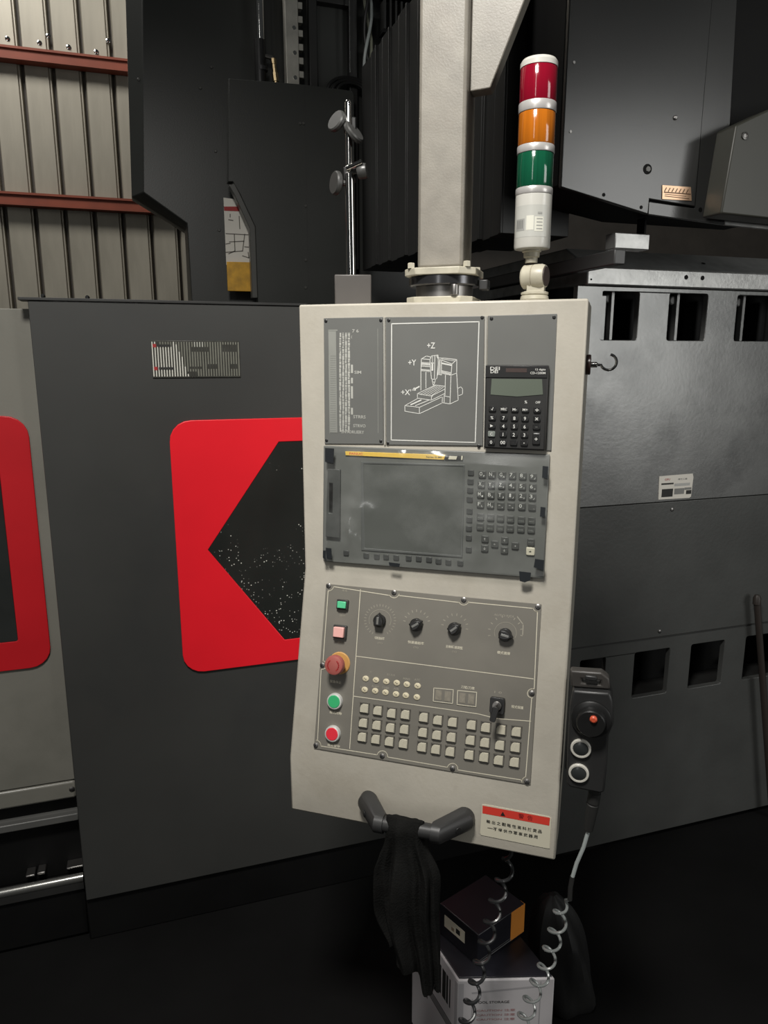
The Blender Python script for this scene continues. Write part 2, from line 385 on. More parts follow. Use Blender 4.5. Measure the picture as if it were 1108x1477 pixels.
track = Thing('door_track', 'dark door track with a bright steel rail below the light grey door', 'rail', (-.9, LY, 0))
track.part('housing', MB().plate([(-1.7, .01), (LX1, .01), (LX1, .165), (-1.7, .165)], LY - .02, LY + .25).box(-1.7, LX1, LY + .03, LY + .25, .165, .405), void_black, .003)
track.part('upper_ledge', MB().box(-1.7, LX1, LY - .004, LY + .03, .343, .364), mat('ledge_grey', (.10, .10, .095), .4, var=.1), .003)
track.part('rail', MB().tube([(-1.7, LY - .022, .185), (LX1, LY - .022, .185)], .012, 14), mat('rail_steel', (.55, .55, .52), .25, .9), 0)
track.part('rail_web', MB().box(-1.7, LX1, LY - .03, LY - .014, .155, .18), soft_black)
for (xa, xb, ya, yb) in ((36, 49, 1252, 1258), (53, 64, 1249, 1256), (95, 122, 1238, 1246)):
    a_, b_ = at_y(xa, yb, LY - .004), at_y(min(xb, 119), ya, LY - .004)
    track.part('roller_cap', MB().box(a_.x, b_.x, LY - .004, LY + .03, .202, .202 + abs(b_.z - a_.z) * .8), dull_steel, .002)
plinth = Thing('machine_plinth', 'black machine plinth under the charcoal sliding door', 'base', (.4, 1.95, 0))
plinth.part('plinth_box', MB().box(X0 - .002, 1.09, DY + .012, 2.9, 0, .128), void_black, .004)

# ================================================================== MACHINE, behind: column, notched guard, rods and guide
CY = 3.085
def P2(px, py, Y): return xz(at_y(px, py, Y))
colm = Thing('machine_column', 'tall dark column cover with a chamfered left edge, behind the doors', 'machine', (.6, CY, 0))
inner = [P2(205, -70, CY), P2(207, 277, CY), P2(270, 322, CY), (P2(277, 437, CY)[0], P2(277, 437, CY)[1]), (P2(277, 437, CY)[0], .0), (1.35, 0), (1.35, P2(205, -70, CY)[1])]
oY = CY + .06
outer = [P2(179, -70, oY), P2(190, 284, oY), P2(268, 333, oY), P2(273, 437, oY), (P2(273, 437, oY)[0], 0), (1.35, 0), (1.35, P2(179, -70, oY)[1])]
b = MB().loft([[(x, CY, z) for x, z in inner], [(x, oY, z) for x, z in outer], [(x, CY + .13, z) for x, z in outer]])
colm.part('column_cover', b, column_paint, .003)
colm.part('column_core', MB().box(.42, 1.34, CY + .131, CY + .8, 0, 3.1), void_black)
sm = mesh('screw', MB().lathe([(.006, 0), (.006, .002), (.004, .0035)], (0, 0, 0), (0, -1, 0), 10), mat('screw_dark', (.07, .07, .065), .4))
for px, py in ((289, 127), (311, 218), (316, 332), (200, 115), (305, 97)):
    p = at_y(px, py, CY); o = obj('screw', sm, colm.o); o.location = colm.I @ Vector((p.x, CY, p.z))
GY = 2.95
guard = Thing('guard_panel', 'black guard panel with a chamfered notch, standing before the tall column', 'panel', (.75, GY, 0))
g = [P2(330, 113, GY), P2(430, 121, GY), (.83, P2(528, 133, GY)[1]), (.838, P2(528, 133, GY)[1] - .01), (.838, 0), P2(372, 440, GY)]
g[4] = (g[3][0], 0); nx = P2(372, 430, GY)[0]
notch = [(nx, 0), (nx, P2(372, 327, GY)[1]), P2(346, 279, GY), P2(336, 262, GY), P2(329, 262, GY)]
guard.part('panel_sheet', MB().plate(g[:5] + notch, GY, GY + .045), guard_paint, .002)
ex = MB().box(P2(322, 400, GY)[0], nx, GY + .02, GY + .095, .0, P2(340, 430, GY)[1] - .012)
guard.part('notch_sill', ex, soft_black, .003)
edge = [(nx, P2(372, 430, GY)[1]), (nx, P2(372, 327, GY)[1]), P2(346, 279, GY), P2(338, 264, GY)]
eb = MB(); ew = .022  # strip along the notch edge, its lit look put into a lighter grey
eb.plate(edge + [(p[0] + (-ew if i < 2 else -ew * .9), p[1] - (0 if i < 1 else .008)) for i, p in reversed(list(enumerate(edge)))], GY - .001, GY + .04)
guard.part('notch_lit_edge', eb, mat('lit_edge_grey', (.085, .085, .078), .35), .003, label='edge of the notch, painted lighter as if lit')
for px, py in ((433, 178), (438, 178), (441, 297), (441, 375), (441, 415)):
    p = at_y(px, py, GY); o = obj('screw', sm, guard.o); o.location = guard.I @ Vector((p.x, GY, p.z))
guard.part('panel_joint', MB().box(P2(439, 150, GY)[0], P2(440.2, 150, GY)[0], GY - .0012, GY, .2, P2(439, 124, GY)[1]), soft_black)
# papers behind the notch
NY = GY + .075
def pp(*a): return [P2(x, y, NY) for x, y in a]
sheet = Thing('drawing_sheet', 'white line drawing with red stripe in the notch behind the charcoal door', 'paper', (P2(343, 390, NY)[0], NY, P2(343, 390, NY)[1]))
sheet.part('paper', MB().plate(pp((322.5, 285), (337, 287), (345, 298), (362, 318), (364, 382), (326.5, 382)), NY, NY + .003), clearwhite)
sheet.part('red_stripe', MB().plate(pp((323, 298), (346, 298), (351, 305), (323.5, 304)), NY - .0012, NY - .0002), ink_red)
b = MB()
for l in (((326, 337), (362, 339)), ((338, 338), (339, 362), (330, 366)), ((326, 364), (350, 362), (353, 338)), ((331, 349), (352, 348)), ((326, 352), (332, 351)), ((353, 356), (363, 357)), ((350, 369), (359, 372), (358, 364)), ((332, 309), (332, 313)), ((330, 317), (336, 318)), ((345, 312), (346, 330))):
    b.line([P2(x, y, NY) for x, y in l], .0035, NY - .0006)
sheet.part('drawn_lines', b, mat('grey_ink', (.13, .12, .1), .6))
pocket = Thing('yellow_pocket', 'dirty yellow pocket below the drawing in the notch', 'holder', (P2(346, 421, NY)[0], NY, P2(346, 421, NY)[1]))
pocket.part('front', MB().plate(pp((326.5, 378), (366.5, 379), (367.5, 421), (328, 420)), NY - .014, NY - .010), yellow_dirty, .0015)
pocket.part('back', MB().plate(pp((327, 383), (366, 384), (367, 421), (328.5, 420)), NY - .0095, NY - .003), yellow_dirty, .001)

RY = 3.022
def vcyl(t, name, px0, py0, px1, py1, Y, r, m, n=16, zlow=None, bev=0):
    a, c = at_y(px0, py0, Y), at_y(px1, py1, Y)
    return t.part(name, MB().cyl((c.x, Y, c.z if zlow is None else zlow), (c.x, Y, a.z), r, n=n), m, bev)
cylr = Thing('balance_cylinder', 'chrome piston rod in a black sleeve rising behind the guard panel', 'cylinder', (at_y(377, 112, RY).x, RY, 1.8))
vcyl(cylr, 'rod', 373, -80, 376, 60, RY, .015, chrome)
vcyl(cylr, 'sleeve', 375, 58, 376, 118, RY, .021, black_pl, zlow=1.8)
c0 = at_y(376, 58, RY); c1 = at_y(376, 100, RY)
cylr.part('collar', MB().cyl((c0.x, RY, c1.z - .006), (c0.x, RY, c1.z + .008), .0235), dkgrey_pl)
bf = Thing('brass_fitting', 'small brass hose fitting beside the black sleeve, above the guard panel', 'fitting', (at_y(396, 112, RY).x, RY, 2.3))
b0, b1, b2 = at_y(389, 84, RY), at_y(394, 84, RY), at_y(398, 118, RY)
bf.part('fitting_body', MB().lathe([(.008, -.04), (.008, .0), (.012, .001), (.012, .03), (.009, .031), (.009, .06), (.011, .061), (.011, .078), (.006, .082)], b2, b1 - b2, 8), brass_m)
bf.part('elbow', MB().cyl(b1, (b1.x - .03, RY, b1.z + .004), .008, n=8), dull_steel)
gd = Thing('linear_guide', 'pale steel linear guide rail with toothed edge above the guard panel', 'rail', (at_y(426, 118, RY).x, RY + .02, 1.9))
x0, x1 = at_y(414, 60, RY).x, at_y(431, 60, RY).x
gd.part('guide_bar', MB().box(x0 - .005, x1, RY, RY + .045, 1.9, 3.2), linear_m, .003)
th = mesh('tooth', MB().box(0, .018, 0, .03, 0, .022), linear_m)
z = 2.36; k = 0
while z < 3.0:
    o = obj('tooth', th, gd.o); o.location = gd.I @ Vector((x1, RY + .008, z)); z += .047
for z in [2.42 + .085 * k for k in range(5)]:
    gd.part('bolt', MB().lathe([(.0075, 0), (.0075, .0015), (.004, .0015), (.004, .0006)], ((x0 + x1) / 2 + .006, RY, z), (0, -1, 0), 10), chrome)
fr = Thing('lift_frame', 'black steel frame with inner panel above the guard panel', 'frame', (at_y(480, 118, RY).x, RY, 1.9))
xa = [at_y(p, 60, RY).x for p in (447, 459, 505, 517)]
zt = at_y(480, 3, RY).z
fr.part('left_post', MB().box(xa[0], xa[1], RY + .012, RY + .052, 1.9, 3.2), rail_black, .003)
fr.part('right_post', MB().box(xa[2], xa[3], RY + .012, RY + .052, 1.9, 3.2), rail_black, .003)
fr.part('crossbar', MB().box(xa[1], xa[2], RY + .012, RY + .052, zt, zt + .06), rail_black, .003)
fr.part('inner_panel', MB().box(xa[1], xa[2], RY + .046, RY + .053, 1.9, zt), column_paint)
vcyl(fr, 'thin_rod', 505, -20, 505, 105, RY - .012, .003, chrome, 8)
hs = Thing('hose_coil', 'black hoses coiled over the top edge of the guard panel', 'hose', at_y(505, 128, RY - .02))
for k, (r_, dx) in enumerate(((.085, 0), (.07, .004), (.055, .008))):
    c = at_y(504, 128, RY - .008)
    hs.part('hose', MB().tube([(c.x + dx + r_ * math.cos(q), c.y, c.z - .012 + r_ * .6 * math.sin(q)) for q in [math.pi * i / 20 - .15 for i in range(24)]], .007, 8), black_pl)
cc = Thing('cable_bundle', 'twisted pale and black cables hanging right of the lift frame', 'cable', at_y(530, 118, RY - .03))
for k, (m_, ph) in enumerate(((cable_grey, 0), (black_pl, 2.1), (mat('pale_cable', (.32, .33, .25), .4), 4.2))):
    pts = []
    for i in range(60):
        py = -30 + 165 * i / 59; p = at_y(531 - (py > 60) * (py - 60) * .02, py, RY - .02)
        pts.append((p.x + .014 * math.sin(i * .11 + ph), p.y + .012 * math.cos(i * .11 + ph), p.z))
    cc.part('cable', MB().tube(pts, .006, 6), m_)
# ------------------------------------------------------------------ telescopic way cover (along the depth)
BX = .87
bel = Thing('way_cover', 'black telescopic way cover of overlapping vertical plates behind the post', 'cover', (BX, 2.3, 1.86))
edges_px = [541, 549, 557, 568, 580, 593, 607, 624, 643, 664, 685, 704, 720, 737]
ys = [2.935] + [at_x(p, 370 - (p - 530) * .24, BX).y for p in edges_px]
for k in range(len(ys) - 1):
    y0, y1 = ys[k + 1], ys[k]; st = .006 * (k % 2) + .004 * k * .2
    zl = 1.885 - .004 * (k // 2) - (.02 if k >= 10 else 0); zt = 2.62
    bel.part('plate', MB().box(BX - .006 - st, BX + .16, y0, y1 - .0015, zl, zt).box(BX - .012 - st, BX - .005 - st, y0, y0 + .012, zl, zt), rail_black, .0015)
bel.part('backing', MB().box(BX + .02, BX + .14, ys[-1] + .01, 2.93, 1.9, 2.6), void_black)
lv = Thing('louvre_screen', 'dark finned louvre screen behind the post at the top', 'screen', (1.14, 2.93, 2.64))
fm = mesh('fin', MB().box(0, .008, 0, .05, 0, .10), rail_black)
for r_ in range(5):
    z = 2.64 + r_ * .125
    lv.part('rail', MB().box(.95, 1.33, 2.937, 2.99, z - .012, z), void_black)
    for i in range(17):
        o = obj('fin', fm, lv.o); o.location = lv.I @ Vector((.955 + .022 * i, 2.937, z + .001))

# ================================================================== MACHINE, right: head cover and body
HY = 1.50
def h2(px, py, Y=HY): return P2(px, py, Y)
head = Thing('head_cover', 'large black sheet metal head cover hanging at upper right, with gold plate', 'machine', (1.1, HY + .2, 1.86))
HX = h2(815, 150)[0]
ztop = 2.75
f1 = [(HX, ztop), (HX, h2(813, 270)[1]), h2(935, 309), h2(937, 287), h2(1003, 298), (h2(1003, 298)[0], ztop)]
side = MB()
head.part('front_sheet', MB().plate(f1, HY, HY + .012), head_paint, .002)
xr = h2(1003, 298)[0]
head.part('core', MB().plate([(HX, ztop), (HX, h2(813, 270)[1] + .004), h2(935, 301), (xr + .25, h2(935, 301)[1]), (xr + .25, ztop)], HY + .0125, ys[-1] - .004), void_black, .003)
f2 = [h2(936, 291), h2(1003, 302), (xr + .001, h2(1003, 300)[1]), (xr + .001, ztop), (h2(1050, 100)[0], ztop), (h2(1052, 325)[0], h2(1052, 325)[1]), h2(936, 309)]
f2 = [h2(938, 290.5), (xr + .0015, h2(1003, 300)[1]), (xr + .0015, ztop), (h2(1046, 100)[0], ztop), h2(1047, 324), h2(937, 308.5)]
head.part('lower_sheet', MB().plate(f2, HY + .004, HY + .0125), head_paint, .001)
head.part('tab_strip', MB().plate([h2(1047.6, 316), h2(1125, 324), h2(1125, 332), h2(1047.6, 324)], HY + .004, HY + .012), ledge_paint, .001)
for px, py, r_ in ((871, 281, .004), (925, 299, .004), (1012, 302, .0052), (1035, 307, .0048)):
    x, z = h2(px, py); head.part('bolt_hole', MB().lathe([(r_, 0), (r_, .0008)], (x, HY + (-.0008 if px < 1000 else .0033), z), (0, 1, 0), 12), void_black)
x, z = h2(934, 244)
head.part('recessed_bolt', MB().lathe([(.011, 0), (.011, .0012), (.0085, .0012), (.0085, .0004)], (x, HY, z), (0, -1, 0), 16).lathe([(.006, 0), (.006, .003)], (x + .001, HY, z), (0, -1, 0), 6, 1), [void_black, mat('bolt_dim', (.2, .2, .19), .5)])
x, z = h2(974, 170)
head.part('screw', MB().lathe([(.005, 0), (.005, .0025), (.003, .004)], (x, HY, z), (0, -1, 0), 12), dull_steel)
for px, py in ((828, 90), (823, 190)):
    x, z = h2(px, py); head.part('screw', MB().lathe([(.003, 0), (.003, .0015)], (x, HY, z), (0, -1, 0), 8), dull_steel)
gp = [h2(955, 267), h2(996, 270), h2(997, 290), h2(954.5, 287.5)]
np_ = head.part('nameplate', MB().plate(gp, HY - .0022, HY - .0004), gold_m, .0004, label='small engraved gold plate')
b = MB(); xa_, za_ = gp[0]; xb_, zb_ = gp[2]; wdt = xb_ - xa_; hgt = za_ - zb_
for k in range(7): b.line([(xa_ + wdt * (.13 + .12 * k), zb_ + hgt * .80), (xa_ + wdt * (.08 + .12 * k), zb_ + hgt * .56)], .0024, HY - .0024)
b.quad(xa_ + wdt * .06, xb_ - wdt * .05, zb_ + hgt * .44, zb_ + hgt * .52, HY - .0024)
b.line([(xa_ + wdt * .1, zb_ + hgt * .34), (xb_ - wdt * .2, zb_ + hgt * .30)], .0014, HY - .0024)
b.line([(xa_ + wdt * .1, zb_ + hgt * .2), (xb_ - wdt * .1, zb_ + hgt * .14)], .0016, HY - .0024)
head.part('engraving', b, mat('engraving_brown', (.12, .06, .03), .5), parent=np_)
OY = 1.42
ol = Thing('side_cover', 'olive grey cover with clipped corner at the right edge, beside the head cover', 'cover', (1.5, OY, 1.85))
op = [P2(1040, 308, OY), P2(1062, 180, OY), P2(1108, 158, OY), (1.75, P2(1108, 158, OY)[1] + .09), (1.75, P2(1040, 308, OY)[1] - .012)]
ol.part('cover_sheet', MB().plate(op, OY, OY + .06), olive_paint, .004)
x, z = P2(1074, 196, OY); ol.part('screw', MB().lathe([(.008, 0), (.008, .003), (.005, .004), (.004, .002)], (x, OY, z), (0, -1, 0), 14), dull_steel)
# crosswise rail under the head and the small tab hanging from it
rl = Thing('crosswise_rail', 'long dark grey rail running into depth under the head cover', 'rail', (1.12, 1.75, 1.75))
rp = [at_x(692, 388, 1.02), at_x(888, 345, 1.02)]
rl.part('rail_bar', MB().box(1.02, 1.05, min(p.y for p in rp), max(p.y for p in rp), 1.752, 1.785), mat('rail_grey', (.06, .06, .06), .4), .003)
a_, c_ = at_y(887, 358, 1.56), at_y(938, 338, 1.56)
rl.part('end_tab', MB().box(a_.x, c_.x, 1.56, 1.60, a_.z, c_.z), ledge_paint, .002)
rl.part('hanger', MB().box(c_.x - .006, c_.x - .001, 1.575, 1.605, c_.z + .0005, h2(935, 301)[1] - .003), void_black)

BY = 1.75
body = Thing('machine_enclosure', 'dark grey machine enclosure with square lifting holes at right', 'machine', (1.6, 2.0, 0))
bx0, bx1 = 1.105, 2.3
seam = P2(835, 733, BY)[1]; topz = P2(847, 412, BY)[1]
def wrect(pa, pb, pc, pd): return [P2(*pa, BY), P2(*pb, BY), P2(*pc, BY), P2(*pd, BY)]
uh = []
for (xa, xb) in ((1.183, 1.300), (1.399, 1.528), (1.632, 1.762), (1.866, 1.998)): uh.append(rrect(xa, xb, 1.594, topz - .012, .006, 2))
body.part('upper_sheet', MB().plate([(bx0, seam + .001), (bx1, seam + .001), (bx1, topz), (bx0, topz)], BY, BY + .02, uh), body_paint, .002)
lhx = [(1.183, 1.272), (1.375, 1.505), (1.585, 1.715), (1.80, 1.93)]
lhh = [rrect(xa, xb, .515, .665, .006, 2) for xa, xb in lhx]
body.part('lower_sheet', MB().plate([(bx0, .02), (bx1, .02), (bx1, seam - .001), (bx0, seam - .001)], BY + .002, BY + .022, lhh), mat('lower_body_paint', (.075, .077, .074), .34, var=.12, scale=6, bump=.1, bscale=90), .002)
body.part('fold_ridge', MB().box(bx0, bx1, BY - .0005, BY + .0015, .705, .709), soft_black)
body.part('core', MB().box(bx0, bx1, BY + .13, 2.9, .0, topz), void_black)
body.part('inner_sill', MB().box(bx0, bx1, BY + .023, BY + .129, 1.56, 1.58), soft_black)
body.part('inner_sill', MB().box(bx0, bx1, BY + .023, BY + .129, .48, .50), soft_black)
for i, (xa, xb) in enumerate(((1.183, 1.300), (1.399, 1.528), (1.632, 1.762), (1.866, 1.998))):
    body.part('rib', MB().box(xa + .052, xa + .062, BY + .034, BY + .129, 1.581, topz - .01), body_paint, .001)
    body.part('inner_wall', MB().box(xa + (.003 if i == 0 else -.03), xa + (.030 if i == 0 else -.006), BY + .0225, BY + .1, 1.581, topz - .02), body_paint, .003)
    body.part('bolt', MB().lathe([(.012, 0), (.012, .025), (.009, .028)], (xa + (.05 if i == 0 else .046), BY + .07, topz - .028), (0, -1, .0), 12), mat('bolt_grey', (.16, .16, .155), .5))
for xa, xb in lhx[1:]:
    body.part('bolt', MB().lathe([(.012, 0), (.012, .02), (.009, .023)], (xa + .04, BY + .09, .535), (0, -1, 0), 12), dull_steel)
le = MB().loft([[(x, BY - .012, topz + .001), (x, BY - .012, topz + .048), (x, BY + .10, topz + .106), (x, 2.75, topz + .106), (x, 2.75, topz + .001)] for x in (1.125, 2.4)])
lo_ = body.part('top_flange', le, ledge_paint, .004, label='pale scuffed flange along the top')
for px, py in ((990, 400), (1013.5, 401)):
    x, z = P2(px, py, BY - .012); body.part('flange_hole', MB().lathe([(.0062, 0), (.0062, .0008)], (x, BY - .0128, z), (0, 1, 0), 14), void_black, parent=lo_)
p = at_y(1014.5, 385, BY + .04); body.part('flange_hole', MB().lathe([(.0055, 0), (.0055, .001)], (p.x, BY + .04, topz + .0752), (0, -.46, .89), 12), void_black, parent=lo_)
x, z = P2(853, 403, BY - .012); body.part('flange_hole', MB().lathe([(.0025, 0), (.0025, .0008)], (x, BY - .0128, z), (0, 1, 0), 8), void_black, parent=lo_)
for px, py in ((970, 735), (952, 911)):
    x, z = P2(px, py, BY); body.part('screw', MB().lathe([(.0055, 0), (.0055, .002), (.003, .003)], (x, BY + .002, z), (0, -1, 0), 10), dull_steel)
# rating label
pl4 = [P2(951, 687, BY), P2(999, 683, BY), P2(1000, 688, BY), P2(996.5, 716, BY), P2(994, 718, BY), P2(949.5, 720.5, BY)]
lb = body.part('rating_label', MB().plate(pl4, BY - .0014, BY - .0003), clearwhite, label='small white and black rating label')
b = MB()
def lp(px, py): return P2(930 + px / 12.31, 670 + py / 12.31, BY)
def lq(x0, y0, x1, y1, mi): a, c = lp(x0, y1), lp(x1, y0); b.quad(a[0], c[0], a[1], c[1], BY - .0017, mi)
lq(290, 425, 500, 580, 0); lq(515, 415, 700, 530, 2); lq(700, 400, 825, 450, 2); lq(725, 450, 825, 525, 0); lq(290, 320, 510, 362, 0); lq(520, 320, 800, 385, 3)
x, z = lp(400, 265); b.text('GIFU', x, z, .0062, BY - .0017, 1, .0185)
x, z = lp(670, 255); b.text('精密工業', x, z, .005, BY - .0017, 2, .033)
body.part('label_print', b, [ink, ink_red, mat('label_grey', (.22, .22, .21), .6), mat('label_light_grey', (.45, .45, .43), .6)], parent=lb)
bar = Thing('steel_bar', 'thin dark bar leaning upright at the lower right edge', 'bar', (1.78, 1.66, 0))
p = at_y(1092, 866, BY - .024); q_ = at_y(1107, 1085, BY - .03); dirn = (q_ - p); foot = p + dirn * (p.z / -dirn.z)
bar.part('shaft', MB().cyl((foot.x, BY - .035, 0), (p.x, BY - .024, p.z), .010, n=12), rust_m)
bar.part('tip', MB().lathe([(.012, 0), (.012, .02), (.007, .03)], (p.x, BY - .0245, p.z - .012), (0, .04, 1), 12), rust_m)

# ================================================================== CONTROL PENDANT
pend = Thing('control_pendant', 'beige CNC control pendant with grey panels, hanging from the square post', 'control panel', MP @ Matrix.Translation((0, 0, 0)))
class PL:     # parts given directly in the pendant frame
    pass
def pp_part(name, mb, mats, bev=0, parent=None, label=None): return pend.part(name, mb, mats, bev, parent, label, world=False)
prof = [(0, 0), (0, -H1), (YB, ZB), (YB, ZB - H3), (YB + .085, ZB - H3), (.055, ZB - .02), (.16, -H1 - .02), (.16, 0)]
housing = pp_part('housing', MB().loft([[(x, y, z) for y, z in prof] for x in (0, PW)]), beige, .0035)
def poly_up(pts, y=0): return [up(x, y_, y) for x, y_ in pts]
def cplate(name, pts, mats, th, label=None, bev=.0008, y=0):
    return pp_part(name, MB().plate(poly_up(pts), y - th, y - .0003), mats, bev, label=label)
scr = mesh('screw', MB().lathe([(.0028, 0), (.0028, .0008), (.0018, .0014)], (0, 0, 0), (0, -1, 0), 10), black_pl)
def screws(pts, par, th):
    for px, py in pts:
        x, z = up(px, py); o = obj('screw', scr, par); o.location = (x, -th, z)
# --- legend plate
lg = cplate('legend_plate', [(467.5, 459), (553, 457), (554, 640.5), (469, 640)], plate_grey, .0022, 'grey plate with a printed code list')
screws(((471, 463), (550, 462), (472, 635), (550, 636)), lg, .0022)
def L(x, y): return up(460 + x / 7.38, 450 + y / 7.38)
b = MB(); ty = -.0026
def lgq(x0, y0, x1, y1, mi): a, c = L(x0, y1), L(x1, y0); b.quad(a[0], c[0], a[1], c[1], ty, mi)
lgq(125, 200, 188, 1280, 0); lgq(112, 188, 205, 205, 0)
for cx0, cx1, m_ in ((224, 243, 1), (255, 274, 1), (285, 304, 1), (315, 337, 1)):
    y = 222
    while y < 1275:
        h = random.choice((9, 14, 20, 30, 46))
        lgq(cx0 + random.choice((0, 0, 0, 4)), y, cx1 - random.choice((0, 0, 0, 4)), min(y + h, 1282), m_); y += h + random.choice((2, 3, 5, 7))
for y0, y1 in ((560, 650), (700, 760), (790, 920), (1020, 1090)): lgq(348, y0, 368, y1, 1)
for y in range(470, 1280, 24): b.line([L(128, y), L(186, y)], .0006, ty - .0001, 2)
b.line([L(632, 180), L(636, 1285)], .0008, ty, 0); b.line([L(108, 190), L(122, 1290)], .0008, ty, 0)
for s_, x, y, wd in (('7 6', 395, 202, 72), ('SIM', 420, 642, 76), ('STRRS', 437, 1115, 140), ('STRVO', 437, 1210, 140), ('SNTORUERY', 365, 1276, 260), ('(', 355, 268, 12)):
    c = L(x, y); b.text(s_, c[0], c[1], .0056, ty, 1, wd / 7.38 * .00122)
pp_part('printing', b, [mat('print_mid_grey', (.27, .275, .25), .6), mat('print_pale', (.46, .46, .42), .6), plate_grey], parent=lg)
# --- diagram plate
dg = cplate('diagram_plate', [(556.5, 457.5), (699.5, 456), (697, 643), (557.5, 641.5)], plate_grey, .0022, 'grey plate with a white outline of a milling machine')
screws(((561.5, 462), (696, 458), (560, 639), (691, 643)), dg, .0022)
def D(x, y): return up(550 + x / 6.925, 450 + y / 6.925)
b = MB(); W_ = .0011
def dl(*p, w=W_, cl=False): b.line([D(x, y) for x, y in p], w, ty, closed=cl)
dl((108, 118), (980, 98), (942, 1302), (104, 1277), w=.0017, cl=True)
# column, cross beam, head, table, bed
dl((405, 468), (455, 440), (495, 450)); dl((405, 468), (400, 600), (400, 780)); dl((405, 468), (490, 475)); dl((450, 600), (450, 760)); dl((405, 590), (490, 595))
for y in (505, 515, 525, 540, 575, 580, 590): dl((408, y), (488, y + 6), w=.0012)
dl((490, 480), (505, 440), (570, 430), (575, 480), (560, 660), (545, 675), (505, 670), (490, 480)); dl((540, 432), (535, 672)); dl((515, 435), (515, 500), w=.0008); dl((555, 432), (572, 470), (570, 630))
dl((514, 510), (514, 580), w=.0028); dl((505, 510), (525, 510), w=.0018)
dl((512, 672), (515, 700), (525, 735), (540, 700), (545, 675)); dl((515, 700), (540, 700))
dl((578, 475), (580, 625), (605, 630), (605, 480), (578, 475)); dl((590, 478), (592, 628))
dl((605, 480), (710, 520), (758, 475), (640, 462), (580, 460)); dl((605, 470), (740, 488), w=.0008); dl((710, 520), (700, 640)); dl((758, 475), (757, 610), (700, 632), (605, 610))
for y in (520, 528, 600, 612, 622): dl((610, y - 12), (704, y + 8), w=.0012)
dl((645, 630), (640, 830)); dl((700, 632), (690, 915)); dl((757, 610), (772, 880), (690, 918), (632, 908), (632, 830)); dl((640, 840), (690, 850)); dl((615, 850), (612, 905), (632, 908))
dl((772, 760), (800, 748), (816, 770), (815, 820), (780, 835))
dl((365, 815), (545, 730), (640, 742)); dl((365, 815), (505, 838), (640, 770)); dl((365, 815), (365, 860), (505, 880), (505, 838)); dl((505, 880), (635, 815))
for k in range(5): dl((400 + 26 * k, 818 + 4 * k), (545 + 20 * k, 738 + 3 * k), w=.0008); dl((395 + 26 * k, 820 + 4 * k), (410 + 26 * k, 824 + 4 * k), w=.0018)
dl((240, 935), (365, 865)); dl((240, 935), (385, 952), (605, 850)); dl((240, 935), (240, 990), (385, 1015), (385, 952)); dl((385, 1015), (605, 912)); dl((300, 925), (400, 880), w=.0022); dl((345, 935), (480, 880), w=.0012)
dl((318, 780), (382, 745), w=.0024); dl((318, 780), (345, 778), w=.0022); dl((318, 780), (335, 760), w=.0022)
for s_, x, y, wd in (('+Z', 502, 335, 78), ('+Y', 313, 505, 78), ("+X'", 252, 800, 100)):
    c = D(x, y); b.text(s_, c[0], c[1], .0098 if s_ != "+X'" else .0098, ty, None, wd / 6.925 * .00122)
pp_part('outline_drawing', b, white_print, parent=dg)
# --- blank plate
bl = cplate('blank_plate', [(704, 455.5), (804, 452.5), (795.5, 650), (701, 645)], plate_grey, .0022)
screws(((709.5, 459.5), (799.5, 457.5)), bl, .0022)
div_m = mat('divider_pale', (.42, .41, .37), .4)
pp_part('plate_divider', MB().plate(poly_up([(700.6, 456), (703, 456), (700.2, 644), (698, 644)]), -.0034, -.0003), div_m)
pp_part('plate_divider', MB().plate(poly_up([(554, 458), (555.8, 458), (556.6, 641), (554.8, 641)]), -.0034, -.0003), div_m)
# --- display unit under a plastic film
du = cplate('display_unit', [(468.5, 642.5), (793.5, 655), (784.5, 833.5), (470, 809), (467, 803)], disp_grey, .006, 'grey display and keyboard unit under clear film', .0015)
def U(x, y): return up(455 + x / 4.924, 635 + y / 4.924, -.006)
def K(x, y): return up(650 + x / 7.387, 660 + y / 7.387, -.006)
lc = [U(345, 165), U(1052, 185), U(1035, 818), U(350, 765)]
lcb = [U(325, 150), U(1062, 172), U(1045, 832), U(328, 780)]
pp_part('screen_bezel', MB().plate(lcb, -.0078, -.0062, [lc]), mat('bezel_grey', (.125, .13, .126), .4), .0006, parent=du)
pp_part('screen', MB().plate(lc, -.0068, -.0062), lcd_m, parent=du)
pp_part('yellow_strip', MB().plate([U(215, 78), U(925, 103), U(915, 138), U(217, 106)], -.0082, -.0062), yellow_m, .0004, parent=du)
pp_part('strip_end', MB().plate([U(930, 103), U(1052, 108), U(1048, 140), U(920, 138)], -.0082, -.0062), black_pl, .0004, parent=du)
b = MB(); c = U(292, 95); b.text('FANUC', c[0], c[1], .0042, -.0084, 0, .025); c = U(845, 119); b.text('Series 0i-MF', c[0], c[1], .0028, -.0084, 1, .028)
b.plate([U(955, 110), U(1010, 112), U(1002, 136), U(945, 134)], -.0085, -.0083, mi=2); b.lathe([(.0024, 0), (.0024, .0002)], (U(1028, 121)[0], -.0084, U(1028, 121)[1]), (0, -1, 0), 10, 1); b.plate([U(1038, 110), U(1050, 110), U(1047, 138), U(1036, 137)], -.0085, -.0083, mi=2)
pp_part('brand_lettering', b, [label_red, ink, label_m], parent=du)
cs0, cs1, cs2, cs3 = U(97, 200), U(182, 205), U(180, 690), U(80, 680)
pp_part('card_slot', MB().plate([cs0, cs1, cs2, cs3], -.012, -.0062, [[U(106, 300), U(131, 303), U(129, 515), U(104, 512)]]), mat('slot_grey', (.075, .078, .075), .45), .001, parent=du)
pp_part('slot_mouth', MB().plate([U(104, 298), U(133, 300), U(131, 518), U(102, 515)], -.0066, -.0062), void_black, parent=du)
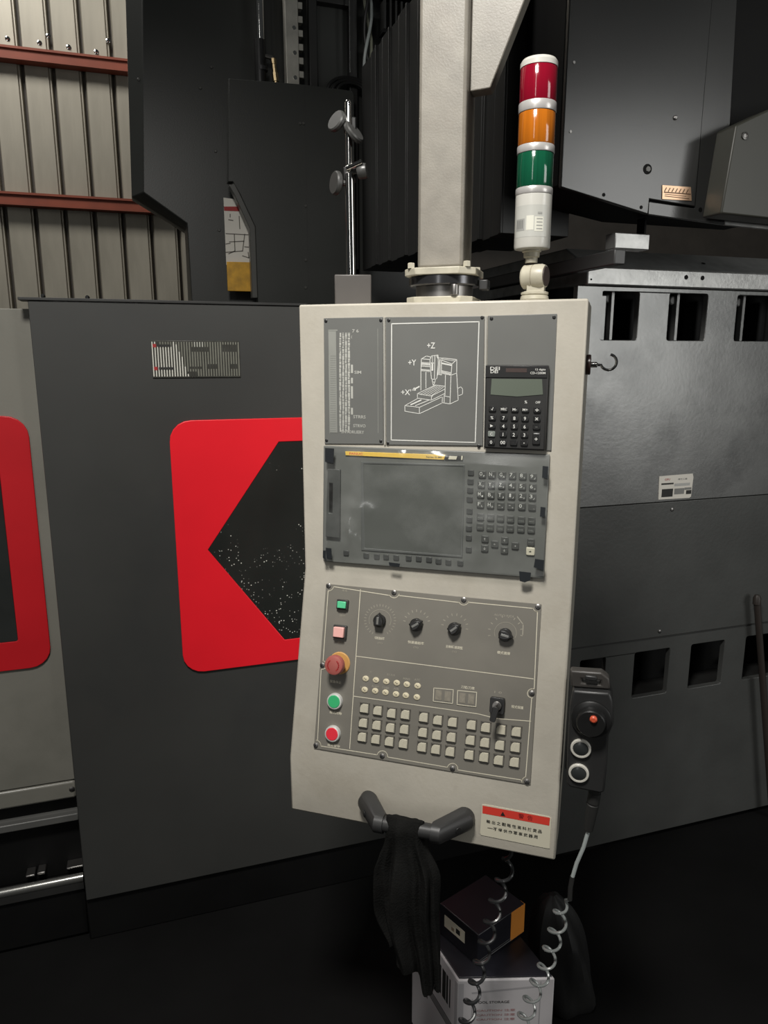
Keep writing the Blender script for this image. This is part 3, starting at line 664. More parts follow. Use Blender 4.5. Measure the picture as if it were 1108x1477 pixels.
def keymesh(name, wd, ht, dp, mts, bv=.15):
    b = MB(); b.loft([[(x, y, z) for x, z in rrect(-wd / 2 * k, wd / 2 * k, -ht / 2 * k, ht / 2 * k, wd * .12 * k, 2)] for y, k in ((0, 1), (-dp * .7, .97), (-dp, .84))])
    return mesh(name, b, mts)
km = keymesh('key', .0128, .0122, .0028, key_grey); kr = keymesh('key', .0145, .0138, .003, label_m); ks = keymesh('soft_key', .0108, .0094, .0022, softkey)
KEYS = []
rows = [[(340, 178), (442, 183), (552, 187), (660, 190), (770, 197), (880, 205)], [(330, 285), (435, 290), (545, 295), (655, 300), (765, 308), (877, 315)], [(322, 392), (430, 400), (540, 405), (650, 408), (765, 412), (872, 420)], [(320, 497), (427, 505), (535, 512), (645, 515), (760, 520), (870, 527)]]
txt = [['O P', 'N Q', 'G R', '7 /', '8 ↑', '9 /'], ['X U', 'Y V', 'Z W', '4 ←', '5 ↑', '6 →'], ['M I', 'B K', 'T J', '1 /', '2 ↓', '3 /'], ['F L', 'H D', '- +', '- *', '0 .', ' .']]
b = MB(); ky = -.0090
for rw, tx in zip(rows, txt):
    for (x, y), s_ in zip(rw, tx):
        c = K(x, y); KEYS.append(c)
        m1, m2 = s_[0], s_[-1]
        if m1.strip(): b.text(m1, c[0] - .0020, c[1] + .0012, .0062 if m1 not in '-' else .0045, ky, 0, .0048 if m1 not in '1I-' else .003)
        if m2.strip(): b.text(m2, c[0] + .0032, c[1] - .0024, .003 if m2 not in '.+*' else .0018, ky, 0, .0026)
r5 = [[(320, 630), (428, 637), (533, 645), (640, 655), (755, 665), (865, 672)], [(317, 735), (423, 745), (530, 750), (636, 755), (750, 760), (860, 768)]]
t5 = [['POS', 'PROG', 'OFS', 'SHIFT', 'CAN', 'INPUT'], ['SYS', 'MSG', 'GRPH', 'ALTER', 'INS', 'DEL']]
for rw, tx in zip(r5, t5):
    for (x, y), s_ in zip(rw, tx):
        c = K(x, y); KEYS.append(c); b.text(s_, c[0], c[1] - .001, .0026, ky, 1, .0082)
for (x, y), s_ in (((368, 865), '↑'), ((365, 965), '↓'), ((472, 920), '←'), ((578, 880), '↑'), ((575, 985), '↓'), ((690, 938), '→')):
    c = K(x, y); KEYS.append(c); b.text(s_, c[0], c[1], .0044 if s_ in '↑↓' else .0028, ky, 0)
c = K(857, 900); KEYS.append(c); b.text('HELP', c[0], c[1], .0024, ky, 1, .0082)
for c in KEYS: o = obj('key', km, du); o.location = (c[0], -.006, c[1])
c = K(852, 998); o = obj('reset_key', kr, du, 'cream reset key'); o.location = (c[0], -.006, c[1]); b.text('⇒', c[0], c[1], .004, ky - .0003, 2)
for x, y in ((218, 160), (213, 255), (210, 348), (205, 445), (203, 570), (200, 662), (196, 755), (195, 855), (195, 980)):
    c = K(x, y); o = obj('soft_key', ks, du); o.location = (c[0], -.006, c[1])
for x, y in ((220, 800), (362, 818), (437, 825), (503, 828), (575, 833), (663, 837), (735, 841), (808, 847), (875, 858), (945, 866), (1030, 872)):
    c = U(x, y); o = obj('soft_key', ks, du); o.location = (c[0], -.006, c[1])
pp_part('key_lettering', b, [white_print, mat('key_print_dim', (.25, .26, .24), .6), ink], parent=du)
# film
fa, fb_, fc, fd = up(470, 646, -.0145), up(793, 657, -.0145), up(785, 831, -.0145), up(470, 808, -.0145)
b = MB(); n1, n2 = 72, 60; vs = []
def crease(u, v):
    h = .0012 * math.sin(9 * u + 2 * v) + .0008 * math.sin(23 * v + 5 * u) * math.sin(7 * u)
    h += .011 * math.exp(-((u - .125 - .1 * (v - .72)) / .016) ** 2 - ((v - .74) / .10) ** 2)      # buckle near the lower left
    h += .004 * math.exp(-((u - .16) / .05) ** 2 - ((v - .5) / .05) ** 2)
    return h
for j in range(n2 + 1):
    v = j / n2
    for i in range(n1 + 1):
        u = i / n1
        x = (fa[0] * (1 - u) + fb_[0] * u) * (1 - v) + (fd[0] * (1 - u) + fc[0] * u) * v
        z = (fa[1] * (1 - u) + fb_[1] * u) * (1 - v) + (fd[1] * (1 - u) + fc[1] * u) * v
        ed = min(u, 1 - u, v, 1 - v)
        roll = .0088 * (.42 + .58 * math.exp(-((u - .57) / .07) ** 2) + .4 * math.exp(-((u - .38) / .02) ** 2)) * max(0, 1 - v / (.075 + .02 * math.sin(8 * u + 1))) ** 1.4      # the film rolls back to the panel along its top
        vs.append((x, -.0160 + roll - crease(u, v) * min(1, ed * 12), z))
b.add(vs, [(j * (n1 + 1) + i, j * (n1 + 1) + i + 1, (j + 1) * (n1 + 1) + i + 1, (j + 1) * (n1 + 1) + i) for j in range(n2) for i in range(n1)])
pp_part('clear_film', b, film_m, parent=du, label='wavy clear plastic film over screen and keys')
for pts in ([(783, 672), (791, 673), (790, 690), (782, 689)], [(780, 731), (787, 732), (786, 746), (779, 745)], [(772, 806), (785, 808), (784, 823), (770, 818)], [(749, 824), (766, 826), (765, 837), (757, 840), (750, 838)], [(466, 794), (470, 794), (470, 808), (466, 804)], [(470, 790), (478, 791), (479, 806), (471, 805)], [(561, 811), (577, 813), (576, 818), (562, 816)], [(469, 646), (482, 647), (481, 668), (469, 666)]):
    pp_part('tape', MB().plate([up(x, y, -.0172) for x, y in pts], -.0176, -.0169), tape_m, parent=du)
# --- operator panel on the sloping face
def O_(x, y, h=0): return low(420 + x / 2.77, 830 + y / 2.77, -h)
PT = .0025
opan = pp_part('operator_panel', MB().plate([low(471, 842), low(781.5, 871.5), low(765.5, 1131.5), low(453.5, 1079)], -PT, -.0003), panel_grey, .0006, label='dark grey switch panel with cream outlines and buttons')
opan.matrix_local = MLL
def osub(name, mb, mats, bev=0, label=None): return pp_part(name, mb, mats, bev, opan, label)
scp = [(152, 41), (413, 68), (691, 97), (987, 125), (963, 470), (943, 822), (646, 770), (366, 720), (101, 677), (127, 357)]
om = mesh('panel_screw', MB().lathe([(.0046, 0), (.0046, .0012), (.0034, .0018)], (0, 0, 0), (0, -1, 0), 14).lathe([(.0018, .0018), (.0018, .0021)], (0, 0, 0), (0, -1, 0), 6, 1), [dull_steel, black_pl])
for x, y in scp: c = O_(x, y); o = obj('panel_screw', om, opan); o.location = (c[0], -PT, c[1])
b = MB(); oy = -PT - .0003; lw = .0013
def ol_(*p, w=lw): b.line([O_(x, y) for x, y in p], w, oy)
def arc(cx, cy, r, a0, a1, n=10): return [(cx + r * math.cos(R(a0 + (a1 - a0) * k / n)), cy + r * math.sin(R(a0 + (a1 - a0) * k / n))) for k in range(n + 1)]
ol_(*(arc(152, 41, 20, 90, 10) + [(392, 79)] + arc(413, 68, 21, 150, 15)[0:] + [(433, 80), (670, 107)] + arc(691, 97, 21, 150, 20) + [(711, 107), (966, 131)] + arc(987, 125, 20, 165, 95) + [(985, 146), (972, 452)] + arc(963, 470, 18, 285, 90 + 360 - 360, 10)[0:0] + [(966, 452)] + arc(963, 470, 18, -80, -280)  + [(962, 489), (938, 802)] + arc(943, 822, 20, -105, -190) + [(920, 815), (667, 775)] + arc(646, 770, 21, 10, -165) + [(622, 764), (388, 724)] + arc(366, 720, 21, 10, -165) + [(344, 715), (122, 680)] + arc(101, 677, 20, 5, -85) + [(108, 655), (122, 375)] + arc(127, 357, 17, 95, -85) + [(130, 340), (150, 62)]))
ol_((279, 56), (236, 690)); ol_((263, 322), (968, 412)); ol_((250, 481), (600, 530), (750, 552), (820, 570), (958, 581))
# printed scales around the knobs
for cx, cy, r, a0, a1, n in ((357, 178, 56, 120, 420, 26), (503, 190, 46, 190, 350, 8), (655, 205, 46, 190, 370, 8), (857, 228, 62, 170, 370, 9)):
    for k in range(n + 1):
        a = R(a0 + (a1 - a0) * k / n); q0, q1 = O_(cx + r * math.cos(a), cy + r * math.sin(a)), O_(cx + (r + 7) * math.cos(a), cy + (r + 7) * math.sin(a))
        b.line([q0, q1], .0016 if n < 20 else .0012, oy, 1)
for cx, cy in ((357, 178), (857, 228)): b.line([O_(cx + 44 * math.cos(R(a)), cy + 42 * math.sin(R(a))) for a in range(160, 390, 12)], .0009, oy, 1)
b.line([O_(905, 165), O_(928, 195), O_(926, 235)], .002, oy, 1)
for s_, x, y, wd in (('電源', 216, 60, 24), ('開機', 208, 160, 28), ('關機', 200, 268, 28), ('緊急停止', 180, 424, 52), ('程式啟動', 180, 548, 56), ('進給暫停', 172, 678, 58), ('切削進給率', 355, 250, 44), ('(%)', 357, 270, 22), ('快速進給率', 500, 268, 70), ('(%)', 500, 287, 22), ('主軸轉速調整', 653, 286, 72), ('(%)', 653, 304, 20), ('模式選擇', 850, 309, 52), ('刀號/刀庫', 707, 447, 56), ('程式保護', 905, 525, 48), ('十', 320, 384, 14), ('X1 X10', 400, 396, 36), ('1 0', 828, 466, 30), ('AUTO MDI', 850, 160, 80), ('LOW', 292, 446, 30), ('ALARM', 338, 442, 32), ('LUBE', 380, 448, 30), ('AIR', 422, 452, 26), ('MAG', 463, 412, 30), ('ATC', 506, 416, 26)):
    c = O_(x, y); h = .0052 if wd > 40 and any(ord(ch) > 999 for ch in s_) else .0038
    sl = -R(1.5); b.text(s_, c[0], c[1], h, oy, 1 if h < .005 else 0, wd / 2.77 * .00118)
osub('printing', b, [cream, mat('faded_print', (.30, .28, .23), .6)])
def oloc(x, y): c = O_(x, y); return Matrix.Translation((c[0], -PT, c[1]))
def at_p(x, y, f, mats, name, bev=0, label=None, rot=0):
    b = MB(); b.M = oloc(x, y) @ Matrix.Rotation(rot, 4, 'Y'); f(b); return osub(name, b, mats, bev, label)
def sq_btn(wd, ht, dp):
    def f(b): b.box(-wd / 2 - .003, wd / 2 + .003, -.006, 0, -ht / 2 - .003, ht / 2 + .003, 1).box(-wd / 2, wd / 2, -dp, -.006, -ht / 2, ht / 2, 0)
    return f
at_p(210, 116, sq_btn(.0165, .0125, .011), [btn_green2, soft_black], 'push_button', .0012, 'green rectangular push button')
at_p(200, 224, sq_btn(.020, .0185, .014), [btn_pink, soft_black], 'push_button', .0012, 'pale red square push button')
def estop(b):
    b.lathe([(.0205, 0), (.0205, .0015), (.019, .0028)], (0, 0, 0), (0, -1, 0), 32, 1)
    b.lathe([(.010, .002), (.010, .016), (.0165, .018), (.0180, .022), (.0180, .029), (.0165, .033), (.012, .0345)], (0, 0, 0), (0, -1, 0), 32, 0)
    for a in (0, 180): b.line([(.0105 * math.cos(R(a + k)), .0105 * math.sin(R(a + k))) for k in range(-50, 51, 20)], .0022, -.0349, 2)
at_p(196, 349, estop, [estop_red, estop_yel, ink_red], 'emergency_stop', 0, 'faded red mushroom stop on an amber disc')
ring_pale = mat('button_ring_silver', (.72, .72, .69), .3, .35, var=.04)
def rbtn(b):
    b.lathe([(.0148, 0), (.0148, .004), (.0140, .0075), (.0120, .0082)], (0, 0, 0), (0, -1, 0), 28, 1)
    b.lathe([(.0119, .004), (.0119, .0080), (.0108, .0092)], (0, 0, 0), (0, -1, 0), 28, 0)
at_p(179, 500, rbtn, [btn_green, ring_pale], 'round_button', 0, 'green round button in a chrome ring')
at_p(171, 629, rbtn, [btn_red, ring_pale], 'round_button', 0, 'red round button in a chrome ring')
def knob(b):
    b.lathe([(.0115, 0), (.0115, .006), (.0105, .008)], (0, 0, 0), (0, -1, 0), 24, 0)
    tip = [(-.008, -.010), (.008, -.010), (.0095, 0), (.006, .010), (0, .0155), (-.006, .010), (-.0095, 0)]
    b.loft([[(x * k, y, z * k) for x, z in tip] for y, k in ((-.006, 1), (-.015, .86), (-.0165, .72))], 0)
    b.loft([[(x, -.0166, z) for x, z in ((-.0022, -.006), (.0022, -.006), (.0022, .008), (-.0022, .008))], [(x, -.0172, z) for x, z in ((-.0018, -.0055), (.0018, -.0055), (.0018, .0075), (-.0018, .0075))]], 1)
knob_grey = mat('knob_pointer', (.16, .16, .15), .3)
for x, y, a in ((357, 180, 0), (503, 196, 55), (655, 212, 50), (857, 236, 100)):
    at_p(x, y, knob, [black_pl, knob_grey], 'rotary_knob', .0006, rot=R(a))
lm = mesh('indicator_lamp', MB().loft([[(x, y, z) for x, z in circ(0, 0, .0052 * k, 16, .0062 * k)] for y, k in ((0, 1), (-.0014, .95), (-.002, .7))]).lathe([(.0010, .0021), (.0010, .0023)], (-.0018, 0, .0008), (0, -1, 0), 6, 1).lathe([(.0012, .0021), (.0012, .0023)], (.0008, 0, -.0008), (0, -1, 0), 6, 1), [mat('lamp_cream', (.62, .56, .40), .45, var=.08), mat('lamp_mark', (.16, .14, .1), .6)])
for x, y in ((300, 411), (341, 417), (382, 423), (424, 428), (464, 434), (507, 440), (296, 455), (338, 460), (379, 466), (421, 473), (460, 478), (504, 485)):
    c = O_(x, y); o = obj('indicator_lamp', lm, opan); o.location = (c[0], -PT, c[1])
for (xa, ya, xb, yb) in ((572, 448, 650, 510), (667, 458, 743, 523)):
    b = MB(); q4 = [O_(xa, ya), O_(xb, ya + 7), O_(xb - 3, yb), O_(xa - 2, yb - 9)]
    b.line(q4, .0012, oy - .0012, 1, closed=True); b.plate(q4, -PT - .0012, -PT, mi=0)
    wd = q4[1][0] - q4[0][0]; cz = (q4[0][1] + q4[2][1]) / 2; cx = (q4[0][0] + q4[2][0]) / 2
    for s_ in (-1, 1): b.box(cx + s_ * wd * .235 - wd * .16, cx + s_ * wd * .235 + wd * .16, -PT - .0018, -PT - .001, cz - .0085, cz + .0085, 2)
    osub('digit_window', b, [panel_grey, cream, mat('digit_grey', (.21, .19, .15), .3, var=.2, scale=120)])
def keysw(b):
    b.plate(rrect(-.0125, .0125, -.0135, .0135, .003, 3), -.009, 0, mi=0); b.lathe([(.008, .009), (.008, .012)], (0, 0, 0), (0, -1, 0), 20, 1)
    b.box(-.0012, .0012, -.034, -.012, -.004, .004, 1); b.M = b.M @ Matrix.Translation((0, -.034, 0)) @ Matrix.Rotation(R(12), 4, 'Y')
    b.plate(rrect(-.0035, .0065, -.022, .004, .003, 3), -.0035, .0035, mi=0)
at_p(826, 516, keysw, [black_pl, dull_steel], 'key_switch', .0006, 'black key switch with its key in it')
kb = MB(); KS = .0186
kb.box(-KS / 2, KS / 2, -.0022, 0, -KS / 2, KS / 2, 1)
capo = [(-KS * .40, -KS * .44), (KS * .42, -KS * .44), (KS * .42, KS * .40), (-KS * .08, KS * .40), (-KS * .22, KS * .34), (-KS * .34, KS * .20), (-KS * .40, KS * .02)]
kb.loft([[(x, y, z) for x, z in capo] for y in (-.0022, -.0048)] + [[(x * .9, -.0058, z * .9) for x, z in capo]], 0)
kb.box(-KS * .47, -KS * .40, -.004, -.0022, -KS * .4, KS * .47, 1); kb.box(-KS * .47, KS * .47, -.004, -.0022, KS * .42, KS * .49, 1)
kcm = mesh('keycap', kb, [keycap_m, mat('keycap_frame', (.10, .093, .08), .4)])
g1 = [(296, 527), (349, 536), (404, 547), (459, 552)], [(532, 563), (588, 574), (647, 582)], [(722, 593), (779, 603), (840, 612), (901, 620)]
g3 = [(287, 641), (341, 650), (395, 659), (451, 667)], [(525, 681), (580, 690), (637, 699)], [(713, 712), (772, 721), (830, 733), (893, 741)]
for ra, rc in zip(g1, g3):
    for (xa, ya), (xc, yc) in zip(ra, rc):
        for k in (0, .51, 1):
            c = O_(xa + (xc - xa) * k, ya + (yc - ya) * k); o = obj('keycap', kcm, opan); o.location = (c[0], -PT, c[1])
# raised fold marks of the housing front
pp_part('warning_label', MB().plate([up(x, y, YB) for x, y in ((695.5, 1160), (700, 1160), (792, 1177.5), (795.5, 1180), (793, 1223.5), (788, 1223), (694, 1204), (692.8, 1201))], YB - .0009, YB - .0002), label_m, label='white warning label with a red band')
wl = [o for o in pend.o.children if o.name.startswith('warning_label')][0]
def WLp(x, y): return up(685 + x / 9.233, 1150 + y / 9.233, YB)
b = MB(); wy = YB - .0012
pts = [WLp(105, 105), WLp(1003, 268), WLp(992, 372), WLp(103, 208)]
b.add([(p[0], wy, p[1]) for p in pts], [(0, 1, 2, 3)], 0)
c = [WLp(342, 238), WLp(376, 185), WLp(408, 248)]; b.add([(p[0], wy - .0002, p[1]) for p in c], [(0, 1, 2)], 1)
sl = 0
for i, ch in enumerate('警告'): c = WLp(620 + 118 * i, 246 + 24 * i); b.text(ch, c[0], c[1], .0092, wy - .0002, 2)
for i, ch in enumerate('輸出之戰略性高科技貨品'): c = WLp(183 + 68.5 * i, 316 + 13.2 * i); b.text(ch, c[0], c[1], .0066, wy - .0002, 1)
for i, ch in enumerate('一不得供作軍事武器用'): c = WLp(205 + 67.5 * i, 405 + 12.8 * i); b.text(ch, c[0], c[1], .0064 if i else .001, wy - .0002, 1)
pp_part('label_print', b, [label_red, ink, ink_red], parent=wl)
# --- grab handle on the lower face
def HB(px, py, h): x, z = up(px, py, YB - h); return Vector((x, YB - h, z))
hr = MB()
def hull(b, pts, mi=0):
    bm = bmesh.new()
    for p in pts: bm.verts.new(p)
    r = bmesh.ops.convex_hull(bm, input=bm.verts[:])
    bmesh.ops.delete(bm, geom=[g for g in set(r['geom_interior'] + r['geom_unused']) if isinstance(g, bmesh.types.BMVert)], context='VERTS')
    bm.verts.index_update(); b.add([v.co.copy() for v in bm.verts], [tuple(v.index for v in f.verts) for f in bm.faces], mi); bm.free()
hh, BRr = .058, .0168
fl, fr2 = HB(533, 1154, 0), HB(671, 1178, 0)
by_ = YB - hh
for foot, sg in ((fl, 1), (fr2, -1)):
    bb = MB(); xi = foot.x + sg * .046
    ptsf = [Vector((foot.x + .0175 * math.cos(a), YB - .0003 - d_, foot.z + .0195 * math.sin(a))) for a in (2 * math.pi * i / 28 for i in range(28)) for d_ in (0, .014)]
    ptsb = [Vector((xi - sg * d_, by_ + BRr * math.cos(a), foot.z + BRr * math.sin(a))) for a in (2 * math.pi * i / 28 for i in range(28)) for d_ in (0, .016)]
    hull(bb, ptsf + ptsb)
    p0 = Vector((foot.x - sg * .0178, YB - .014, foot.z)); p1 = Vector((xi - sg * .016, by_ - BRr, foot.z)); dd = p1 - p0
    nn_ = Vector((-sg * abs(dd.y), -abs(dd.x), 0)).normalized(); mid = p0.lerp(p1, .45)
    bb.lathe([(.0062, .0002), (.0062, .0008), (.0055, .0012)], mid, nn_, 16, 1)
    pp_part('handle_bracket', bb, [dkgrey_pl, black_pl], .0015)
hz = (fl.z + fr2.z) / 2
pp_part('handle_bar', MB().cyl((fl.x + .044, by_, fl.z), (fr2.x - .044, by_, fr2.z), .0135, n=20), dkgrey_pl)

# ================================================================== things on and around the pendant
calc = Thing('calculator', 'black desk calculator stuck to the blank plate at upper right of the pendant', 'calculator', MP @ Matrix.Translation((up(742, 649)[0], -.0025, up(742, 649)[1])))
def cpart(name, mb, mats, bev=0, parent=None, label=None): return calc.part(name, MBw(mb), mats, bev, parent, label)
def MBw(mb): mb.v = [MP @ v for v in mb.v]; return mb
CT = .0165
def CC(x, y): return up(690 + x / 9.233, 510 + y / 9.233, -CT)
cxy = [CC(95, 152), CC(940, 155), CC(890, 1298), CC(72, 1262)]
body_c = cpart('case', MB().plate(cxy, -CT, -.0026), soft_black, .003)
cpart('header', MB().plate([CC(100, 160), CC(935, 163), CC(915, 325), CC(98, 318)], -CT - .0012, -CT + .0002), black_pl, .0006)
cpart('lcd_window', MB().plate([CC(180, 335), CC(850, 340), CC(862, 545), CC(520, 572), CC(165, 545)], -CT - .0008, -CT + .0002), calc_lcd)
cpart('solar_cell', MB().plate([CC(370, 195), CC(650, 197), CC(648, 250), CC(368, 246)], -CT - .0016, -CT - .0011), mat('solar_brown', (.05, .03, .025), .3))
b = MB(); cy = -CT - .0016
c = CC(225, 197); b.text('DEI', c[0], c[1], .0052, cy, 0, .0155); c = CC(215, 240); b.text('DEI', c[0], c[1], .005, cy, 0, .012)
c = CC(830, 215); b.text('12 digits', c[0], c[1], .004, cy, 0, .016); c = CC(795, 258); b.text('CD-1200M', c[0], c[1], .0036, cy, 0, .024)
c = CC(635, 645); b.text('%', c[0], c[1], .0046, -CT - .0004, 0); c = CC(795, 650); b.text('OFF', c[0], c[1], .0038, -CT - .0004, 0, .0078)
cols = [190, 345, 488, 628, 785]; rws = [742, 860, 968, 1078, 1185]
lab = [['√', 'MRC', 'M-', 'M+', '÷'], ['%', '7', '8', '9', '×'], ['▸', '4', '5', '6', '-'], ['C', '1', '2', '3', '+'], ['0', '00', '.', '=', None]]
ck = keymesh('key', .0122, .0092, .003, black_pl); ckt = keymesh('plus_key', .0125, .0195, .003, black_pl); ckg = keymesh('clear_key', .0122, .0092, .003, mat('pale_key', (.2, .22, .2), .5))
for j, rw in enumerate(lab):
    for i, s_ in enumerate(rw):
        if s_ is None: continue
        x = cols[i] - j * 4; y = rws[j] + (i - 2) * 4 + (50 if s_ == '+' else 0)
        c = CC(x, y); o = obj('clear_key' if s_ == 'C' else ('plus_key' if s_ == '+' else 'key'), ckg if s_ == 'C' else (ckt if s_ == '+' else ck), calc.o); o.location = calc.I @ (MP @ Vector((c[0], -CT + .0002, c[1])))
        h = .0058 if s_.isdigit() else (.0042 if len(s_) > 1 else .005)
        if s_ in '-.': h = .0012
        if s_ == '=': h = .003
        b.text(s_, c[0], c[1], h, -CT - .0031, 0, {'MRC': .0098, 'M-': .0068, 'M+': .0082, '00': .008, '-': .004}.get(s_))
cpart('lettering', b, white_print)
# --- support arm
ax_, _z = up(632, 430, .075)
AM = MP @ Matrix.Translation((up(634, 420, .055)[0] + .002, .085, 0))
arm = Thing('support_arm', 'grey square steel post and gusset carrying the control pendant', 'post', AM)
def apart(name, mb, mats, bev=0, parent=None, label=None): return arm.part(name, mb, mats, bev, parent, label, world=False)
pw = .040; z0 = .058
apart('post', MB().box(-pw, pw, -pw, pw, z0, 1.02), post_paint, .006)
apart('boom', MB().box(-pw, 1.5, -pw, pw, 1.021, 1.10), post_paint, .006)
gz0 = .335
apart('gusset_plate', MB().plate([(pw + .0005, gz0), (pw + .034, gz0 + .002), (pw + .32, 1.02), (pw + .0005, 1.02)], -.016, .016), post_paint, .002)
oct_ = lambda r, c: [(-r, -r + c), (-r + c, -r), (r - c, -r), (r, -r + c), (r, r - c), (r - c, r), (-r + c, r), (-r, r - c)]
def zpl(b, pts, za, zb, mi=None): return b.loft([[(x, y, za) for x, y in pts], [(x, y, zb) for x, y in pts]], mi)
apart('top_flange', zpl(MB(), oct_(.062, .024), .046, .058), tower_base, .0015)
apart('swivel_ring', MB().lathe([(.060, .030), (.062, .032), (.062, .0445), (.060, .0455)], (0, 0, 0), (0, 0, 1), 40), mat('ring_dark', (.09, .09, .095), .22, .8))
apart('bearing_drum', MB().lathe([(.050, .0115), (.050, .0295)], (0, 0, 0), (0, 0, 1), 40), dull_steel)
apart('base_flange', zpl(MB(), oct_(.058, .018), .0003, .011), tower_base, .0015)
bm_ = mesh('bolt', MB().lathe([(.0065, 0), (.0065, .008), (.005, .009)], (0, 0, .0582), (0, 0, 1), 6), tower_base)
for sx in (-1, 1):
    for sy in (-1, 1): o = obj('bolt', bm_, arm.o); o.location = (sx * .048, sy * .048, 0)
apart('stop_pin', MB().cyl((.03, -.056, .012), (.03, -.056, .0295), .007, n=12), dull_steel, .001)
apart('side_clamp', MB().box(.062, .078, -.01, .015, .0235, .0405), dkgrey_pl, .002)
# --- signal tower
SY_ = .055
sx_, sz_ = up(771, 430, SY_)
TM = MP @ Matrix.Translation((sx_, SY_, 0))
tw = Thing('signal_tower', 'signal light tower with red, amber and green lenses on the pendant top', 'signal light', TM)
def tpart(name, mb, mats, bev=0, parent=None, label=None): return tw.part(name, mb, mats, bev, parent, label, world=False)
tpart('foot', MB().lathe([(.0215, .0003), (.0235, .004), (.0225, .009), (.0205, .0105), (.0225, .012), (.0225, .015), (.014, .018)], (0, 0, 0), (0, 0, 1), 32), tower_base)
jc = Vector((-.002, 0, .040))
jb = MB().lathe([(.0165, -.019), (.0195, -.016), (.020, -.001), (.0185, 0), (.020, .001), (.020, .014), (.0175, .020)], jc, (1, -.25, 0), 28, 0).box(-.012, .016, -.012, .012, .0165, .036, 0)
jb.lathe([(.0155, .0202), (.0155, .0215)], jc, (1, -.25, 0), 24, 1)
tpart('swivel_joint', jb, [tower_base, mat('joint_cap', (.07, .05, .045), .5)])
bxo = -.0075; zz = lambda py: up(768, py, SY_)[1]
def seg(name, ya, yb, r, m, lab=None, prof=None):
    za, zb = zz(yb), zz(ya)
    return tpart(name, MB().lathe(prof(za, zb) if prof else [(r - .0006, za), (r, za + .001), (r, zb - .001), (r - .0006, zb)], (bxo, 0, 0), (0, 0, 1), 48), m, label=lab)
RT = .0292
seg('neck', 360, 374, .013, tower_base, None, lambda a, c: [(.010, a - .006), (.010, a + .002), (.013, a + .003), (.013, c - .005), (.0155, c - .004), (.0155, c)])
wb = seg('base_body', 283.5, 361, RT, tower_white, None, lambda a, c: [(.016, a), (RT - .001, a + .0015), (RT, a + .004), (RT, c)])
seg('ring', 273, 283, RT + .0004, tower_ring); seg('green_lens', 224, 272.6, RT - .0004, lens_green, 'green ribbed lens')
seg('ring', 212.5, 223.6, RT + .0004, tower_ring); seg('amber_lens', 165.5, 212, RT - .0004, lens_amber, 'amber ribbed lens')
seg('ring', 151, 165, RT + .0004, tower_ring); seg('red_lens', 101, 150.6, RT - .0004, lens_red, 'red ribbed lens')
seg('cap', 88, 100.6, RT, tower_white, None, lambda a, c: [(RT, a), (RT, a + .007), (RT - .003, a + .0115), (RT - .012, a + .0135), (0.004, a + .014)])
# printed sticker wrapped on the base body
b = MB(); za, zb = zz(345), zz(300)
def wrap(a0, a1, z0_, z1_, r, mi, n=8):
    vs = []
    for i in range(n + 1):
        a = a0 + (a1 - a0) * i / n
        for z in (z0_, z1_): vs.append((bxo + r * math.sin(a), -r * math.cos(a), z))
    b.add(vs, [(2 * i, 2 * i + 2, 2 * i + 3, 2 * i + 1) for i in range(n)], mi)
wrap(-1.0, .95, za, zb, RT + .0002, 0, 18)
wrap(-.95, -.35, za + .010, za + .028, RT + .0004, 1); wrap(-.25, .15, za + .010, za + .032, RT + .0004, 2); wrap(.2, .7, za + .008, za + .030, RT + .0004, 2)
for k in range(5): wrap(-.9 + .1 * k, -.86 + .1 * k, za + .013, za + .026, RT + .0006, 3, 1)
for k in range(4): wrap(.3, .64, za + .011 + .005 * k, za + .0125 + .005 * k, RT + .0006, 1, 4)
wrap(.35, .6, za + .034, za + .037, RT + .0005, 1)
tpart('sticker', b, [mat('sticker_base', (.5, .5, .46), .35), mat('sticker_grey', (.33, .33, .31), .5), mat('sticker_white', (.7, .69, .6), .4), mat('sticker_dark', (.14, .14, .13), .5)], parent=wb)
# --- magnetic indicator stand
iy = .045; ix, iz = up(501, 434, iy); ix0 = up(478, 436, iy)[0]; ix1 = up(526.5, 436, iy)[0]
IR = Matrix.Rotation(R(19), 4, 'Z'); IRI = IR.inverted()
IM = MP @ Matrix.Translation(((ix0 + ix1) / 2, iy + .028, 0)) @ IR
st = Thing('indicator_stand', 'magnetic indicator stand with chrome post and black clamp knobs on the pendant top', 'stand', IM)
def ip(px, py, y=iy + .028): x, z = up(px, py, y); return IRI @ Vector((x - (ix0 + ix1) / 2, y - iy - .028, z))
def spart(name, mb, mats, bev=0, parent=None, label=None): return st.part(name, mb, mats, bev, parent, label, world=False)
zt_ = ip(500, 396, iy).z; hw = .0325
spart('magnet_block', MB().box(-hw, hw, -.028, .028, .0003, zt_), mat('magnet_grey', (.085, .078, .072), .45, var=.1), .002)
pt, pb_ = ip(502.5, 140), ip(507, 394)
spart('post', MB().lathe([(.0085, 0), (.0085, .172), (.0062, .174), (.0062, (pt - pb_).length - .004), (.004, (pt - pb_).length)], Vector((pb_.x, pb_.y, zt_)), Vector((pt.x - pb_.x, pt.y - pb_.y, pt.z - zt_)), 20), chrome)
def disc(px, py, r, nrm, th, m, name):
    c = ip(px, py); n_ = Vector(nrm).normalized()
    stem = ip(504.5, py)
    b = MB().lathe([(r * .9, -th / 2), (r, -th / 4), (r, th / 4), (r * .9, th / 2)], c, n_, 24, 0)
    if (stem - c).length > .004: b.cyl(c, stem, .005, n=10)
    return spart(name, b, m)
knob_m = mat('knob_dark', (.05, .05, .048), .35)
disc(486, 175, .019, (-.75, -.65, .45), .010, knob_m, 'clamp_knob')
disc(510, 191, .021, (.25, -.15, .2), .010, knob_m, 'clamp_knob')
